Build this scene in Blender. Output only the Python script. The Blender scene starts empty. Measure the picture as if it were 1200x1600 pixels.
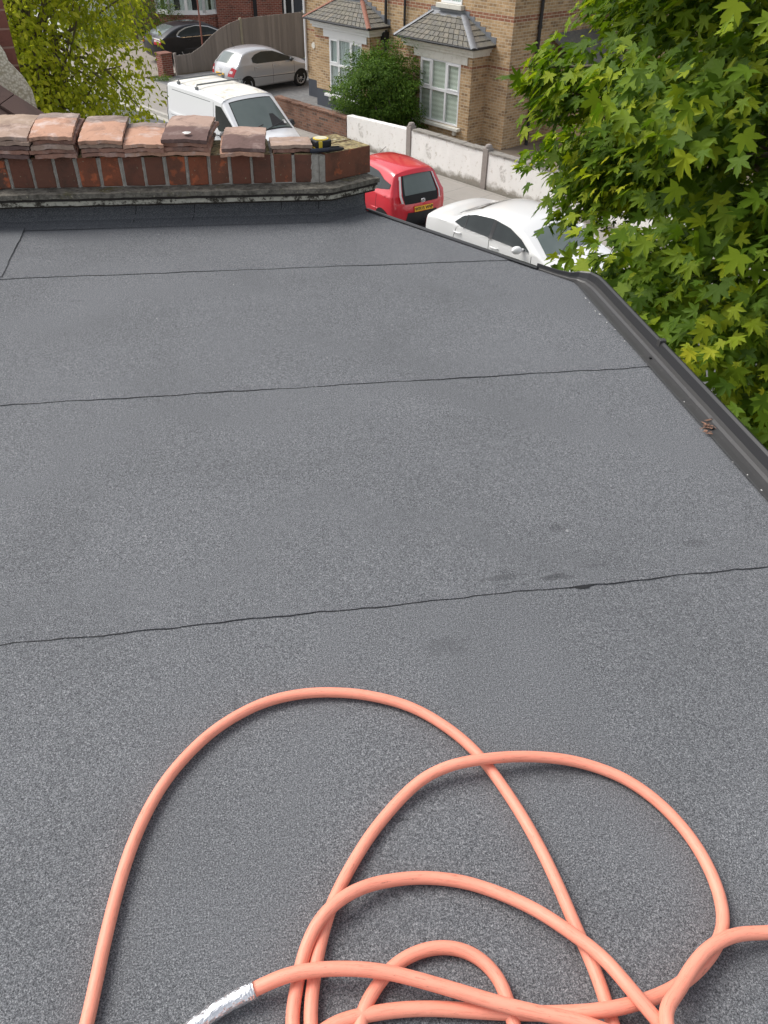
import bpy, math, random
import numpy as np
from mathutils import Vector, Matrix
R = math.radians
rnd = random.Random(7)
scene = bpy.context.scene
COL = scene.collection

# ------------------------------------------------------------------ camera, sky, sun
CAM_H = 6.6
PITCH, ROLL, AZ, FPX = R(39.4), R(0.85), R(42.0), 1210.0
_fw = np.array([0, math.cos(PITCH), -math.sin(PITCH)])
_up0 = np.array([0, math.sin(PITCH), math.cos(PITCH)])
_rt0 = np.array([1.0, 0, 0])
_rt = _rt0*math.cos(ROLL) + _up0*math.sin(ROLL)
_up = _up0*math.cos(ROLL) - _rt0*math.sin(ROLL)
cd = bpy.data.cameras.new('camera'); cam = bpy.data.objects.new('camera', cd); COL.objects.link(cam)
cd.sensor_fit = 'VERTICAL'; cd.sensor_height = 36.0; cd.lens = 36.0*FPX/1600.0
cd.clip_start = 0.05; cd.clip_end = 600
m = Matrix.Identity(4)
for i in range(3):
    m[i][0] = _rt[i]; m[i][1] = _up[i]; m[i][2] = -_fw[i]
m[0][3], m[1][3], m[2][3] = 0, 0, CAM_H
cam.matrix_world = m
scene.camera = cam

SUN_AZ, SUN_EL = R(-70), R(52)     # direction the light comes from (clockwise from +Y)
w = bpy.data.worlds.new('World'); scene.world = w; w.use_nodes = True
nt = w.node_tree; nt.nodes.clear()
sky = nt.nodes.new('ShaderNodeTexSky'); sky.sky_type = 'NISHITA'; sky.sun_disc = False
sky.sun_elevation = SUN_EL; sky.sun_rotation = SUN_AZ
sky.dust_density = 3.0; sky.air_density = 1.0; sky.ozone_density = 1.0
hs = nt.nodes.new('ShaderNodeHueSaturation'); hs.inputs['Saturation'].default_value = 0.30
bg = nt.nodes.new('ShaderNodeBackground'); bg.inputs['Strength'].default_value = 0.15
wo = nt.nodes.new('ShaderNodeOutputWorld')
nt.links.new(sky.outputs[0], hs.inputs['Color']); nt.links.new(hs.outputs[0], bg.inputs[0]); nt.links.new(bg.outputs[0], wo.inputs[0])
sl = bpy.data.lights.new('sun', 'SUN'); sl.energy = 1.6; sl.angle = R(32); sl.color = (1, .965, .91)
so = bpy.data.objects.new('sun', sl); COL.objects.link(so)
sd = Vector((math.sin(SUN_AZ)*math.cos(SUN_EL), math.cos(SUN_AZ)*math.cos(SUN_EL), math.sin(SUN_EL)))
so.rotation_euler = sd.to_track_quat('Z', 'Y').to_euler(); so.location = (0, 0, 30)
vs = scene.view_settings
vs.view_transform = 'Standard'; vs.look = 'None'; vs.exposure = 0.5; vs.gamma = 1.0; vs.use_curve_mapping = False

# ------------------------------------------------------------------ frames
DS = np.array([-math.sin(AZ), math.cos(AZ)])       # along the street, away
DD = np.array([math.cos(AZ), math.sin(AZ)])        # across the street
RZ = AZ - math.pi/2                                # local +X = nearer along the street, +Y = across
def SP(u, v, z=0.0):
    p = DS*u + DD*v
    return (float(p[0]), float(p[1]), z)
_d = np.array([.984, .175, -.017]); _d /= np.linalg.norm(_d)
_h = np.array([-_d[1], _d[0], 0]); _h /= np.linalg.norm(_h); _n = np.cross(_d, _h)
def ray(px, py):
    return _rt*(px-600)/FPX + _up*(800-py)/FPX + _fw
def roof_ab(px, py, c=0.0):      # where a sight line meets the roof plane (roof coordinates)
    r = ray(px, py); P = r*((c-_n[2])/(_n@r)); return float(P@_d), float(P@_h)
ROOF_M = Matrix(((_d[0], _h[0], _n[0], -_n[0]*_n[2]), (_d[1], _h[1], _n[1], -_n[1]*_n[2]), (_d[2], _h[2], _n[2], CAM_H-_n[2]*_n[2]), (0, 0, 0, 1)))

# ------------------------------------------------------------------ node helpers
MATS = {}
class NB:
    def __init__(s, name):
        s.m = bpy.data.materials.new(name); s.m.use_nodes = True
        s.t = s.m.node_tree; s.t.nodes.clear()
        s.out = s.t.nodes.new('ShaderNodeOutputMaterial')
        s.p = s.t.nodes.new('ShaderNodeBsdfPrincipled'); s.L(s.p.outputs[0], s.out.inputs[0])
        MATS[name] = s.m
    def L(s, a, b): s.t.links.new(a, b)
    def n(s, ty, **k):
        nd = s.t.nodes.new(ty)
        for a, b in k.items(): setattr(nd, a, b)
        return nd
    def co(s, kind='Object', scale=None, rot=None):
        tc = s.n('ShaderNodeTexCoord'); o = tc.outputs[kind]
        if scale is not None or rot is not None:
            mp = s.n('ShaderNodeMapping')
            if scale is not None: mp.inputs['Scale'].default_value = scale if hasattr(scale, '__len__') else (scale,)*3
            if rot is not None: mp.inputs['Rotation'].default_value = rot
            s.L(o, mp.inputs['Vector']); o = mp.outputs[0]
        return o
    def noise(s, scale, detail=3, rough=.55, co=None, dist=0):
        nd = s.n('ShaderNodeTexNoise'); nd.inputs['Scale'].default_value = scale; nd.inputs['Detail'].default_value = detail
        nd.inputs['Roughness'].default_value = rough; nd.inputs['Distortion'].default_value = dist
        s.L(co if co is not None else s.co(), nd.inputs['Vector']); return nd.outputs['Fac']
    def ramp(s, fac, stops, interp='LINEAR'):
        nd = s.n('ShaderNodeValToRGB'); cr = nd.color_ramp; cr.interpolation = interp
        while len(cr.elements) < len(stops): cr.elements.new(.5)
        for e, (p, c) in zip(cr.elements, stops):
            e.position = p; e.color = (c, c, c, 1) if not hasattr(c, '__len__') else (*c, 1)
        s.L(fac, nd.inputs['Fac']); return nd.outputs['Color']
    def mix(s, fac, a, b, mode='MIX'):
        nd = s.n('ShaderNodeMix', data_type='RGBA', blend_type=mode)
        for v, i in ((fac, 0), (a, 6), (b, 7)):
            if hasattr(v, 'is_linked') or hasattr(v, 'links'): s.L(v, nd.inputs[i])
            elif i == 0: nd.inputs[0].default_value = v
            else: nd.inputs[i].default_value = (*v, 1) if hasattr(v, '__len__') else (v, v, v, 1)
        return nd.outputs[2]
    def math(s, op, a, b=None, c=None):
        nd = s.n('ShaderNodeMath', operation=op)
        for i, v in enumerate((a, b, c)):
            if v is None: continue
            if hasattr(v, 'links'): s.L(v, nd.inputs[i])
            else: nd.inputs[i].default_value = v
        return nd.outputs[0]
    def col(s, c):
        if hasattr(c, 'links'): s.L(c, s.p.inputs['Base Color'])
        else: s.p.inputs['Base Color'].default_value = (*c, 1)
        return s
    def set(s, rough=.6, metal=0, spec=.5, coat=0):
        if hasattr(rough, 'links'): s.L(rough, s.p.inputs['Roughness'])
        else: s.p.inputs['Roughness'].default_value = rough
        s.p.inputs['Metallic'].default_value = metal; s.p.inputs['Specular IOR Level'].default_value = spec
        s.p.inputs['Coat Weight'].default_value = coat
        return s
    def bump(s, h, strength=.3, dist=.01):
        b = s.n('ShaderNodeBump'); b.inputs['Strength'].default_value = strength; b.inputs['Distance'].default_value = dist
        s.L(h, b.inputs['Height']); s.L(b.outputs[0], s.p.inputs['Normal']); return s
    def island(s):
        return s.n('ShaderNodeNewGeometry').outputs['Random Per Island']
    def objrand(s):
        return s.n('ShaderNodeObjectInfo').outputs['Random']
def simple(name, c, rough=.6, metal=0, spec=.5, coat=0, var=.12, scale=8, bump=0):
    b = NB(name); f = b.noise(scale, 4)
    b.col(b.mix(f, tuple(x*(1-var) for x in c), tuple(min(1, x*(1+var)) for x in c))).set(rough, metal, spec, coat)
    if bump: b.bump(b.noise(scale*6, 3), bump, .01)
    return b.m

# ------------------------------------------------------------------ materials
def build_materials():
    # mineral felt
    b = NB('felt'); o = b.co()
    g = b.noise(470, 2, .9, o); g2 = b.noise(1000, 1, .5, o)
    g3 = b.noise(190, 2, .7, o); gr = b.math('MULTIPLY_ADD', g2, .28, b.math('MULTIPLY_ADD', g3, .13, b.math('MULTIPLY', g, .59)))
    c = b.ramp(gr, [(.37, (.024, .025, .028)), (.475, (.102, .106, .114)), (.545, (.170, .176, .186)), (.66, (.40, .405, .412))])
    blot = b.noise(1.7, 4, .6, o, .6)
    c = b.mix(1.0, c, b.ramp(blot, [(.3, .88), (.5, 1.0), (.72, 1.09)]), 'MULTIPLY')
    sc = b.noise(9, 5, .7, b.co(scale=(1, .45, 1)), 1.0)
    c = b.mix(b.ramp(sc, [(.66, 0), (.78, .45)]), c, (.045, .047, .052))
    c = b.mix(b.ramp(b.noise(35, 3, .6, o), [(.745, 0), (.76, .6)]), c, (.4, .4, .4))
    sp = b.n('ShaderNodeSeparateXYZ'); b.L(o, sp.inputs[0]); ragged = b.noise(38, 4, .7, o)
    for px, py, ra, rb, st in ((868, 903, .030, .010, .55), (872, 826, .022, .016, .35), (775, 905, .05, .008, .4), (1085, 850, .03, .012, .3), (930, 885, .028, .006, .3), (118, 470, .03, .006, .3), (700, 1010, .05, .02, .22), (880, 1205, .06, .02, .25)):  # dark scuffs; the last spot paints the hose's soft shade on the felt
        a_, b_ = roof_ab(px, py)
        dx = b.math('DIVIDE', b.math('SUBTRACT', sp.outputs['X'], a_), ra); dy = b.math('DIVIDE', b.math('SUBTRACT', sp.outputs['Y'], b_), rb)
        dd = b.math('ADD', b.math('ADD', b.math('MULTIPLY', dx, dx), b.math('MULTIPLY', dy, dy)), b.math('MULTIPLY', b.math('SUBTRACT', ragged, .5), 5.0))
        c = b.mix(b.ramp(dd, [(.3, st), (1.0, 0)]), c, (.035, .036, .04))
    b.col(c).set(.85, 0, .3).bump(gr, .55, .002)
    b = NB('bitumen'); b.col(b.mix(b.noise(120, 2), (.008, .008, .009), (.03, .03, .032))).set(.45, 0, .4).bump(b.noise(200, 2), .4, .002)
    b = NB('edge_trim'); c = b.mix(b.noise(5, 5, .6), (.034, .033, .033), (.058, .056, .055))
    c = b.mix(b.ramp(b.noise(60, 4, .7), [(.6, 0), (.8, .35)]), c, (.2, .19, .17)); b.col(c).set(.42, 0, .5).bump(b.noise(8, 3), .1, .01)
    simple('lip_shaded', (.026, .026, .028), .4)  # darker copy of the trim; shadow on the lip's inner face painted in
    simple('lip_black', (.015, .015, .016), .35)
    # parapet brick
    b = NB('coping_brick'); r = b.island(); o = b.co()
    base = b.ramp(r, [(0, (.15, .075, .055)), (.35, (.20, .078, .052)), (.6, (.15, .085, .062)), (.8, (.28, .095, .052)), (1, (.12, .072, .056))])
    worn = b.math('ADD', b.noise(22, 4, .6, o), b.math('MULTIPLY', r, .24))
    c = b.mix(b.ramp(worn, [(.74, 0), (.82, .9)]), base, (.48, .14, .065))
    c = b.mix(b.ramp(b.noise(14, 5, .7, o), [(.5, 0), (.75, .65)]), c, (.055, .047, .038))
    c = b.mix(b.ramp(b.noise(90, 3, .6, o), [(.68, 0), (.72, .8)]), c, (.33, .30, .2))
    geo = b.n('ShaderNodeNewGeometry'); sp = b.n('ShaderNodeSeparateXYZ'); b.L(geo.outputs['Normal'], sp.inputs[0])
    lich = b.mix(b.ramp(b.noise(45, 4, .7, o), [(.4, 0), (.6, 1)]), (.10, .085, .05), (.42, .36, .18))
    lich = b.mix(b.ramp(b.noise(30, 4, .7, o), [(.62, 0), (.68, 1)]), lich, (.6, .6, .55))
    c = b.mix(b.ramp(sp.outputs['Z'], [(.5, 0), (.8, .85)]), c, lich)
    b.col(c).set(.9, 0, .2).bump(b.noise(80, 4, .7, o), .6, .006)
    b = NB('mortar_old'); o = b.co(); c = b.mix(b.noise(60, 4, .7, o), (.20, .185, .16), (.62, .59, .53)); b.col(c).set(.95, 0, .1).bump(b.noise(150, 3, .7, o), .8, .006)
    b = NB('ledge_stone'); o = b.co()
    c = b.mix(b.ramp(b.noise(40, 5, .75, o), [(.35, 0), (.65, 1)]), (.085, .078, .066), (.27, .25, .21))
    c = b.mix(b.ramp(b.noise(12, 5, .75, o), [(.56, 0), (.66, .7)]), c, (.13, .12, .045))
    c = b.mix(b.ramp(b.noise(75, 4, .7, o), [(.64, 0), (.68, .9)]), c, (.50, .46, .34))
    b.col(c).set(.95, 0, .1).bump(b.noise(110, 4, .8, o), .9, .008)
    b = NB('ledge_dark'); o = b.co(); c = b.mix(b.noise(50, 4, .7, o), (.018, .016, .015), (.06, .052, .046)); b.col(c).set(.9, 0, .2).bump(b.noise(90, 4), .5, .005)
    b = NB('drip_mortar'); o = b.co(scale=(1, 1, 1))
    c = b.mix(b.ramp(b.noise(28, 5, .8, o), [(.42, 0), (.52, 1)]), (.07, .062, .05), (.52, .50, .42)); b.col(c).set(.95, 0, .1).bump(b.noise(120, 4, .8, o), .9, .006)
    # clay tiles
    def clay(name, front, back, split, smear, dark=.65):
        b = NB(name); o = b.co(); r = b.objrand()
        sp = b.n('ShaderNodeSeparateXYZ'); b.L(o, sp.inputs[0])
        off = b.n('ShaderNodeVectorMath', operation='ADD'); b.L(o, off.inputs[0])
        cx = b.n('ShaderNodeCombineXYZ'); b.L(b.math('MULTIPLY', r, 37.0), cx.inputs[0]); b.L(b.math('MULTIPLY', r, 11.0), cx.inputs[2]); b.L(cx.outputs[0], off.inputs[1])
        oo = off.outputs[0]
        y = b.math('ADD', sp.outputs['Y'], b.math('MULTIPLY', b.math('SUBTRACT', b.noise(18, 3, .5, oo), .5), .09))
        f = b.ramp(b.math('ADD', b.math('MULTIPLY', b.math('SUBTRACT', y, split), 40.0), .5), [(0, 0), (1, 1)])
        c = b.mix(f, front, back)
        edge = b.ramp(b.math('ABSOLUTE', b.math('MULTIPLY', b.math('SUBTRACT', y, split), 100.0)), [(0, 1), (.6, 0)])
        c = b.mix(b.math('MULTIPLY', edge, .6), c, (.12, .08, .07))
        c = b.mix(b.ramp(b.noise(14, 4, .6, oo), [(.52, 0), (.70, smear)]), c, (.62, .50, .45))
        c = b.mix(b.ramp(b.noise(9, 5, .7, oo, .5), [(.50, 0), (.68, dark)]), c, (.12, .08, .07))
        c = b.mix(b.ramp(b.noise(70, 3, .6, oo), [(.62, 0), (.72, .4)]), c, (.10, .07, .06))
        b.col(c).set(.92, 0, .15).bump(b.noise(60, 4, .7, oo), .5, .004)
    clay('clay_orange', (.52, .305, .215), (.31, .245, .215), .185, .95)
    clay('clay_dark_front', (.17, .11, .098), (.44, .31, .25), .12, .35)
    clay('clay_old', (.40, .29, .23), (.40, .30, .23), .12, .7, .6)
    clay('clay_edge', (.36, .20, .15), (.33, .20, .16), .1, .5, .8)
    simple('white_daub', (.72, .71, .68), .8); simple('sealant', (.42, .42, .40), .8)
    # tape measure, marker
    simple('tape_yellow', (.72, .52, .04), .4); simple('tape_black', (.012, .012, .014), .5); simple('tape_label', (.62, .58, .38), .35)
    simple('marker_blue', (.012, .016, .03), .35)
    # hose
    b = NB('hose_orange'); o = b.co(); uv = b.co('UV')
    c = b.mix(b.noise(25, 3, .6, o), (.85, .29, .195), (.90, .35, .245))
    mp = b.n('ShaderNodeMapping'); mp.inputs['Scale'].default_value = (9, 55, 1); b.L(uv, mp.inputs[0])
    c = b.mix(b.ramp(b.noise(3.0, 5, .75, mp.outputs[0]), [(.52, 0), (.64, .5)]), c, (.50, .16, .10))
    mp2 = b.n('ShaderNodeMapping'); mp2.inputs['Scale'].default_value = (22, 70, 1); b.L(uv, mp2.inputs[0])
    c = b.mix(b.ramp(b.noise(2.0, 6, .8, mp2.outputs[0]), [(.60, 0), (.65, .7)]), c, (.26, .10, .07))
    b.col(c).set(.5, 0, .4).bump(b.noise(180, 3, .6, o), .15, .002)
    b = NB('foil'); b.col((.88, .88, .89)).set(.3, 1.0).bump(b.noise(45, 2, .5, b.co(scale=(1, 1, 1)), 2.5), .45, .004)
    # street
    b = NB('asphalt'); o = b.co(); c = b.mix(b.noise(3, 5, .7, o), (.10, .10, .102), (.15, .15, .148)); c = b.mix(1, c, b.ramp(b.noise(90, 2), [(.3, .75), (.7, 1.25)]), 'MULTIPLY'); b.col(c).set(.9, 0, .2).bump(b.noise(120, 3), .4, .01)
    b = NB('paving_slabs'); uv = b.co('UV'); bt = b.n('ShaderNodeTexBrick'); b.L(uv, bt.inputs['Vector'])
    bt.offset = .5; bt.inputs['Scale'].default_value = 1; bt.inputs['Brick Width'].default_value = .9; bt.inputs['Row Height'].default_value = 1.15; bt.inputs['Mortar Size'].default_value = .012
    bt.inputs['Color1'].default_value = (.31, .285, .255, 1); bt.inputs['Color2'].default_value = (.27, .245, .22, 1); bt.inputs['Mortar'].default_value = (.14, .13, .12, 1)
    c = b.mix(.5, bt.outputs[0], b.mix(b.noise(2.2, 5, .7), (.24, .225, .2), (.40, .38, .35))); b.col(c).set(.92, 0, .2).bump(b.noise(60, 3), .2, .01)
    simple('kerb_stone', (.42, .40, .36), .9, var=.25, scale=4, bump=.3)
    b = NB('block_paving'); uv = b.co('UV'); bt = b.n('ShaderNodeTexBrick'); b.L(uv, bt.inputs['Vector']); bt.inputs['Scale'].default_value = 1
    bt.inputs['Brick Width'].default_value = .22; bt.inputs['Row Height'].default_value = .11; bt.inputs['Mortar Size'].default_value = .006
    bt.inputs['Color1'].default_value = (.13, .13, .135, 1); bt.inputs['Color2'].default_value = (.20, .20, .20, 1); bt.inputs['Mortar'].default_value = (.07, .07, .065, 1)
    c = b.mix(.4, bt.outputs[0], b.mix(b.noise(5, 4, .7), (.10, .10, .10), (.24, .235, .22))); b.col(c).set(.85)
    simple('soil', (.20, .16, .12), .95, var=.4, scale=3, bump=.5)
    simple('verge', (.14, .15, .06), .95, var=.5, scale=3, bump=.5)
    simple('driveway_grey', (.27, .235, .20), .95, var=.3, scale=1.5, bump=.2)
    # bricks
    def brickwall(name, c1, c2, mort, bw=.24, rh=.081, ms=.009, bands=(), stain=.5, spread=(.10, .06, .04), dark=(.12, .075, .045)):
        b = NB(name); uv = b.co('UV'); bt = b.n('ShaderNodeTexBrick'); b.L(uv, bt.inputs['Vector']); bt.offset = .5
        for k, v in (('Scale', 1), ('Brick Width', bw), ('Row Height', rh), ('Mortar Size', ms), ('Mortar Smooth', .3), ('Bias', -.1)): bt.inputs[k].default_value = v
        bt.inputs['Color1'].default_value = (*c1, 1); bt.inputs['Color2'].default_value = (*c2, 1); bt.inputs['Mortar'].default_value = (*mort, 1)
        # per brick variation: white noise on the snapped cell
        sp = b.n('ShaderNodeSeparateXYZ'); b.L(uv, sp.inputs[0])
        row = b.math('FLOOR', b.math('DIVIDE', sp.outputs['Y'], rh))
        odd = b.math('MODULO', b.math('ABSOLUTE', row), 2.0)
        cellx = b.math('FLOOR', b.math('ADD', b.math('DIVIDE', sp.outputs['X'], bw), b.math('MULTIPLY', odd, .5)))
        cx = b.n('ShaderNodeCombineXYZ'); b.L(cellx, cx.inputs[0]); b.L(row, cx.inputs[1])
        wn = b.n('ShaderNodeTexWhiteNoise', noise_dimensions='2D'); b.L(cx.outputs[0], wn.inputs['Vector'])
        bc = b.ramp(wn.outputs['Value'], [(0, c1), (.45, c2), (.72, tuple(x*.8 for x in c1)), (.86, dark), (1, c2)])
        if bands:
            tot = None
            for z0, z1 in bands:
                f = b.math('MULTIPLY', b.math('GREATER_THAN', sp.outputs['Y'], z0), b.math('LESS_THAN', sp.outputs['Y'], z1))
                tot = f if tot is None else b.math('MAXIMUM', tot, f)
            bc = b.mix(tot, bc, b.ramp(wn.outputs['Value'], [(0, (.36, .15, .10)), (1, (.27, .105, .07))]))
        bc = b.mix(b.ramp(b.noise(16, 4, .6), [(.35, 0), (.7, .5)]), bc, tuple(x*.6 for x in c1))
        c = b.mix(bt.outputs['Fac'], bc, mort)
        c = b.mix(b.ramp(b.noise(.9, 5, .65), [(.45, 0), (.72, stain)]), c, tuple(x*.42 for x in c1))
        b.col(c).set(.93, 0, .15)
        bh = b.math('SUBTRACT', 1.0, bt.outputs['Fac']); b.bump(b.math('ADD', bh, b.math('MULTIPLY', b.noise(90, 3), .5)), .5, .008)
    s = .081
    brickwall('stock_brick', (.47, .31, .165), (.58, .40, .23), (.56, .48, .36), rh=s, bands=((42*s, 44*s), (27*s, 28*s)), stain=.35, dark=(.27, .175, .105))
    brickwall('red_brick', (.24, .075, .055), (.30, .10, .07), (.34, .27, .22), bw=.23, rh=.078, stain=.3, dark=(.12, .045, .04))
    brickwall('low_wall_brick', (.22, .12, .085), (.30, .16, .11), (.22, .18, .15), bw=.23, rh=.078, stain=.9, dark=(.09, .07, .06))
    brickwall('chimney_brick', (.30, .125, .10), (.34, .145, .115), (.42, .26, .21), bw=.20, rh=.085, ms=.006, stain=.2, dark=(.20, .075, .06))
    brickwall('house_brick', (.26, .12, .08), (.33, .16, .10), (.3, .27, .23), stain=.4)
    b = NB('flaky_white'); o = b.co()
    c = b.mix(b.ramp(b.noise(7, 6, .75, o), [(.56, 0), (.66, 1)]), (.88, .86, .82), (.62, .57, .50))
    c = b.mix(b.ramp(b.noise(1.3, 6, .75, o), [(.60, 0), (.68, .7)]), c, (.34, .31, .27))
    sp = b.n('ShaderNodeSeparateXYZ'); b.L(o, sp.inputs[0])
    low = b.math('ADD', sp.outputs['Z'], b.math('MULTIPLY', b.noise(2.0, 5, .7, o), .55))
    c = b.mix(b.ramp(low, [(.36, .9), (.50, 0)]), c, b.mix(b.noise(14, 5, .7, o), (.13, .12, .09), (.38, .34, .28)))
    b.col(c).set(.9, 0, .2).bump(b.noise(30, 5, .7, o), .6, .015)
    b = NB('concrete_post'); c = b.mix(b.noise(14, 5, .7), (.22, .19, .17), (.38, .34, .31)); b.col(c).set(.9).bump(b.noise(60, 4), .5, .008)
    b = NB('capping'); c = b.mix(b.noise(18, 5, .8), (.10, .09, .075), (.42, .39, .35)); b.col(c).set(.9).bump(b.noise(60, 4), .7, .01)
    simple('plinth_grey', (.055, .062, .075), .8, var=.2)
    b = NB('slate'); r = b.island(); o = b.co()
    c = b.ramp(r, [(0, (.11, .105, .092)), (.3, (.16, .148, .124)), (.6, (.125, .125, .12)), (.85, (.20, .176, .144)), (1, (.10, .104, .108))])
    c = b.mix(b.ramp(b.noise(9, 5, .7, o), [(.45, 0), (.7, .7)]), c, (.24, .22, .16)); b.col(c).set(.75, 0, .4).bump(b.noise(40, 4), .5, .01)
    b = NB('lead'); c = b.mix(b.noise(7, 5, .7), (.13, .14, .155), (.30, .31, .33)); b.col(c).set(.55, .3).bump(b.noise(12, 3), .2, .02)
    simple('ridge_terracotta', (.27, .12, .085), .85, var=.25, scale=6)
    b = NB('old_white_paint'); o = b.co(); c = b.mix(b.ramp(b.noise(9, 6, .75, o), [(.5, 0), (.7, .6)]), (.66, .64, .57), (.40, .36, .28)); b.col(c).set(.7).bump(b.noise(20, 3), .15, .01)
    simple('white_paint', (.70, .70, .69), .55, var=.04)
    simple('upvc', (.80, .80, .80), .35, var=.03)
    simple('grey_frame', (.10, .11, .12), .5)
    simple('black_pipe', (.018, .019, .022), .45)
    simple('white_pipe', (.75, .76, .78), .4, var=.04)
    b = NB('net_curtain'); wv = b.n('ShaderNodeTexWave'); wv.inputs['Scale'].default_value = 4; wv.inputs['Distortion'].default_value = 2; b.L(b.co('UV'), wv.inputs['Vector'])
    b.col(b.mix(wv.outputs['Fac'], (.50, .54, .53), (.85, .87, .86))).set(.9)
    b = NB('blind'); wv = b.n('ShaderNodeTexWave', bands_direction='Y'); wv.inputs['Scale'].default_value = 2.2; b.L(b.co('UV'), wv.inputs['Vector'])
    b.col(b.mix(wv.outputs['Fac'], (.68, .69, .60), (.86, .86, .78))).set(.9)
    simple('room_dark', (.02, .02, .022), .9)
    b = NB('pane'); tr = b.n('ShaderNodeBsdfTransparent'); tr.inputs[0].default_value = (.93, .96, .95, 1); gl = b.n('ShaderNodeBsdfGlossy'); gl.inputs['Roughness'].default_value = .03
    fr = b.n('ShaderNodeLayerWeight'); fr.inputs[0].default_value = .5; mx = b.n('ShaderNodeMixShader')
    b.L(b.math('MULTIPLY_ADD', b.math('POWER', fr.outputs[1], 4.0), .8, .06), mx.inputs[0]); b.L(tr.outputs[0], mx.inputs[1]); b.L(gl.outputs[0], mx.inputs[2]); b.L(mx.outputs[0], b.out.inputs[0])
    # cars
    for nm, c, met in (('paint_red', (.62, .012, .028), 0), ('paint_white', (.80, .80, .79), 0), ('paint_van', (.78, .79, .80), 0), ('paint_silver', (.43, .435, .445), .22), ('paint_black', (.008, .009, .012), 0)):
        b = NB(nm); f = b.noise(3, 4, .6); d = .0 if nm == 'paint_black' else .06
        c2 = b.mix(b.ramp(f, [(.4, 0), (.8, 1)]), c, tuple(x*(1-d)+.3*d for x in c))
        b.col(c).set(.32, met, .3 if nm == 'paint_black' else .5, .45 if nm == 'paint_black' else 1.0); b.p.inputs['Coat Roughness'].default_value = .06
    b = NB('van_roof_dirt'); o = b.co(); c = b.mix(b.ramp(b.noise(2.2, 6, .75, o, .8), [(.5, 0), (.68, .8)]), (.72, .70, .64), (.36, .30, .18)); b.col(c).set(.6)
    b = NB('car_glass'); b.col(b.mix(b.noise(2.5, 3), (.012, .015, .016), (.04, .05, .05))).set(.10, 0, .35)
    b = NB('screen_glass'); b.col(b.mix(b.noise(1.7, 2), (.09, .115, .11), (.16, .19, .18))).set(.10, 0, .5)
    simple('black_plastic', (.02, .021, .024), .5); simple('rubber', (.018, .018, .018), .8, bump=.1); simple('gap_black', (.01, .01, .01), .8)
    simple('chrome', (.75, .75, .76), .15, 1.0, var=.03); simple('alloy', (.55, .55, .56), .35, .4); simple('tail_red', (.42, .012, .02), .15, 0, .7); simple('lamp_clear', (.68, .62, .62), .12, 0, .7, var=.05)
    simple('plate_yellow', (.80, .45, .03), .45, var=.04); simple('plate_black', (.015, .015, .015), .5); simple('bar_grey', (.16, .17, .17), .5); simple('paper', (.7, .7, .68), .7); simple('seat_dark', (.03, .03, .032), .9)
    # plants
    def leaf(name, ramp, trans=.32, rough=.55, spec=.14):
        b = NB(name); r = b.island(); c = b.ramp(r, ramp)
        c = b.mix(b.ramp(b.noise(1.1, 3), [(.35, 0), (.7, .35)]), c, tuple(x*.6 for x in ramp[0][1]))
        b.col(c).set(rough, 0, spec)
        tl = b.n('ShaderNodeBsdfTranslucent'); tc = b.mix(1, c, (1.6, 1.7, .7), 'MULTIPLY'); b.L(tc, tl.inputs[0])
        mx = b.n('ShaderNodeMixShader'); mx.inputs[0].default_value = trans; b.L(b.p.outputs[0], mx.inputs[1]); b.L(tl.outputs[0], mx.inputs[2]); b.L(mx.outputs[0], b.out.inputs[0])
    leaf('leaf_maple', [(0, (.055, .108, .010)), (.5, (.115, .195, .014)), (.8, (.21, .29, .018)), (1, (.36, .42, .025))])
    leaf('leaf_young', [(0, (.30, .36, .03)), (.5, (.42, .46, .04)), (1, (.52, .50, .04))], .4)
    leaf('leaf_lime', [(0, (.21, .25, .022)), (.5, (.34, .37, .035)), (.8, (.48, .49, .05)), (1, (.60, .57, .09))], .45)
    leaf('leaf_dark', [(0, (.05, .10, .016)), (.6, (.085, .16, .022)), (1, (.15, .25, .03))], .25)
    leaf('leaf_mid', [(0, (.07, .13, .03)), (.6, (.12, .19, .04)), (1, (.2, .27, .07))], .3)
    b = NB('bark'); c = b.mix(b.noise(12, 5, .7, b.co(scale=(1, 1, .2))), (.09, .075, .055), (.24, .21, .17)); b.col(c).set(.95).bump(b.noise(25, 4, .7, b.co(scale=(1, 1, .2))), .8, .02)
    b = NB('fence_wood'); r = b.island(); o = b.co(); c = b.ramp(r, [(0, (.235, .205, .18)), (.5, (.27, .235, .205)), (1, (.32, .28, .245))])
    c = b.mix(b.ramp(b.noise(10, 5, .7, b.co(scale=(3, 3, .15))), [(.4, 0), (.75, .5)]), c, (.16, .14, .12)); b.col(c).set(.92)
    simple('fence_post', (.33, .30, .22), .9, var=.2)
    b = NB('pebbledash'); vo = b.n('ShaderNodeTexVoronoi'); vo.inputs['Scale'].default_value = 95; b.L(b.co(), vo.inputs['Vector'])
    c = b.mix(b.ramp(vo.outputs['Distance'], [(.25, 1), (.8, 0)]), (.55, .49, .36), (.92, .87, .74)); b.col(c).set(.95, 0, .1).bump(vo.outputs['Distance'], -.9, .012)
    b = NB('roof_tile_brown'); r = b.island(); c = b.ramp(r, [(0, (.125, .078, .065)), (.5, (.17, .11, .092)), (1, (.145, .10, .088))]); c = b.mix(b.ramp(b.noise(12, 5), [(.5, 0), (.8, .5)]), c, (.1, .08, .07)); b.col(c).set(.85, 0, .3).bump(b.noise(60, 4), .35, .005)
    simple('red_tile', (.20, .085, .06), .85, var=.3); simple('white_render', (.74, .75, .76), .8, var=.05); simple('rust_pole', (.23, .085, .06), .7, var=.2)
    simple('litter', (.22, .12, .08), .9, var=.6, scale=200)
    simple('basket', (.13, .07, .045), .9)
build_materials()
M = MATS

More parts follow.
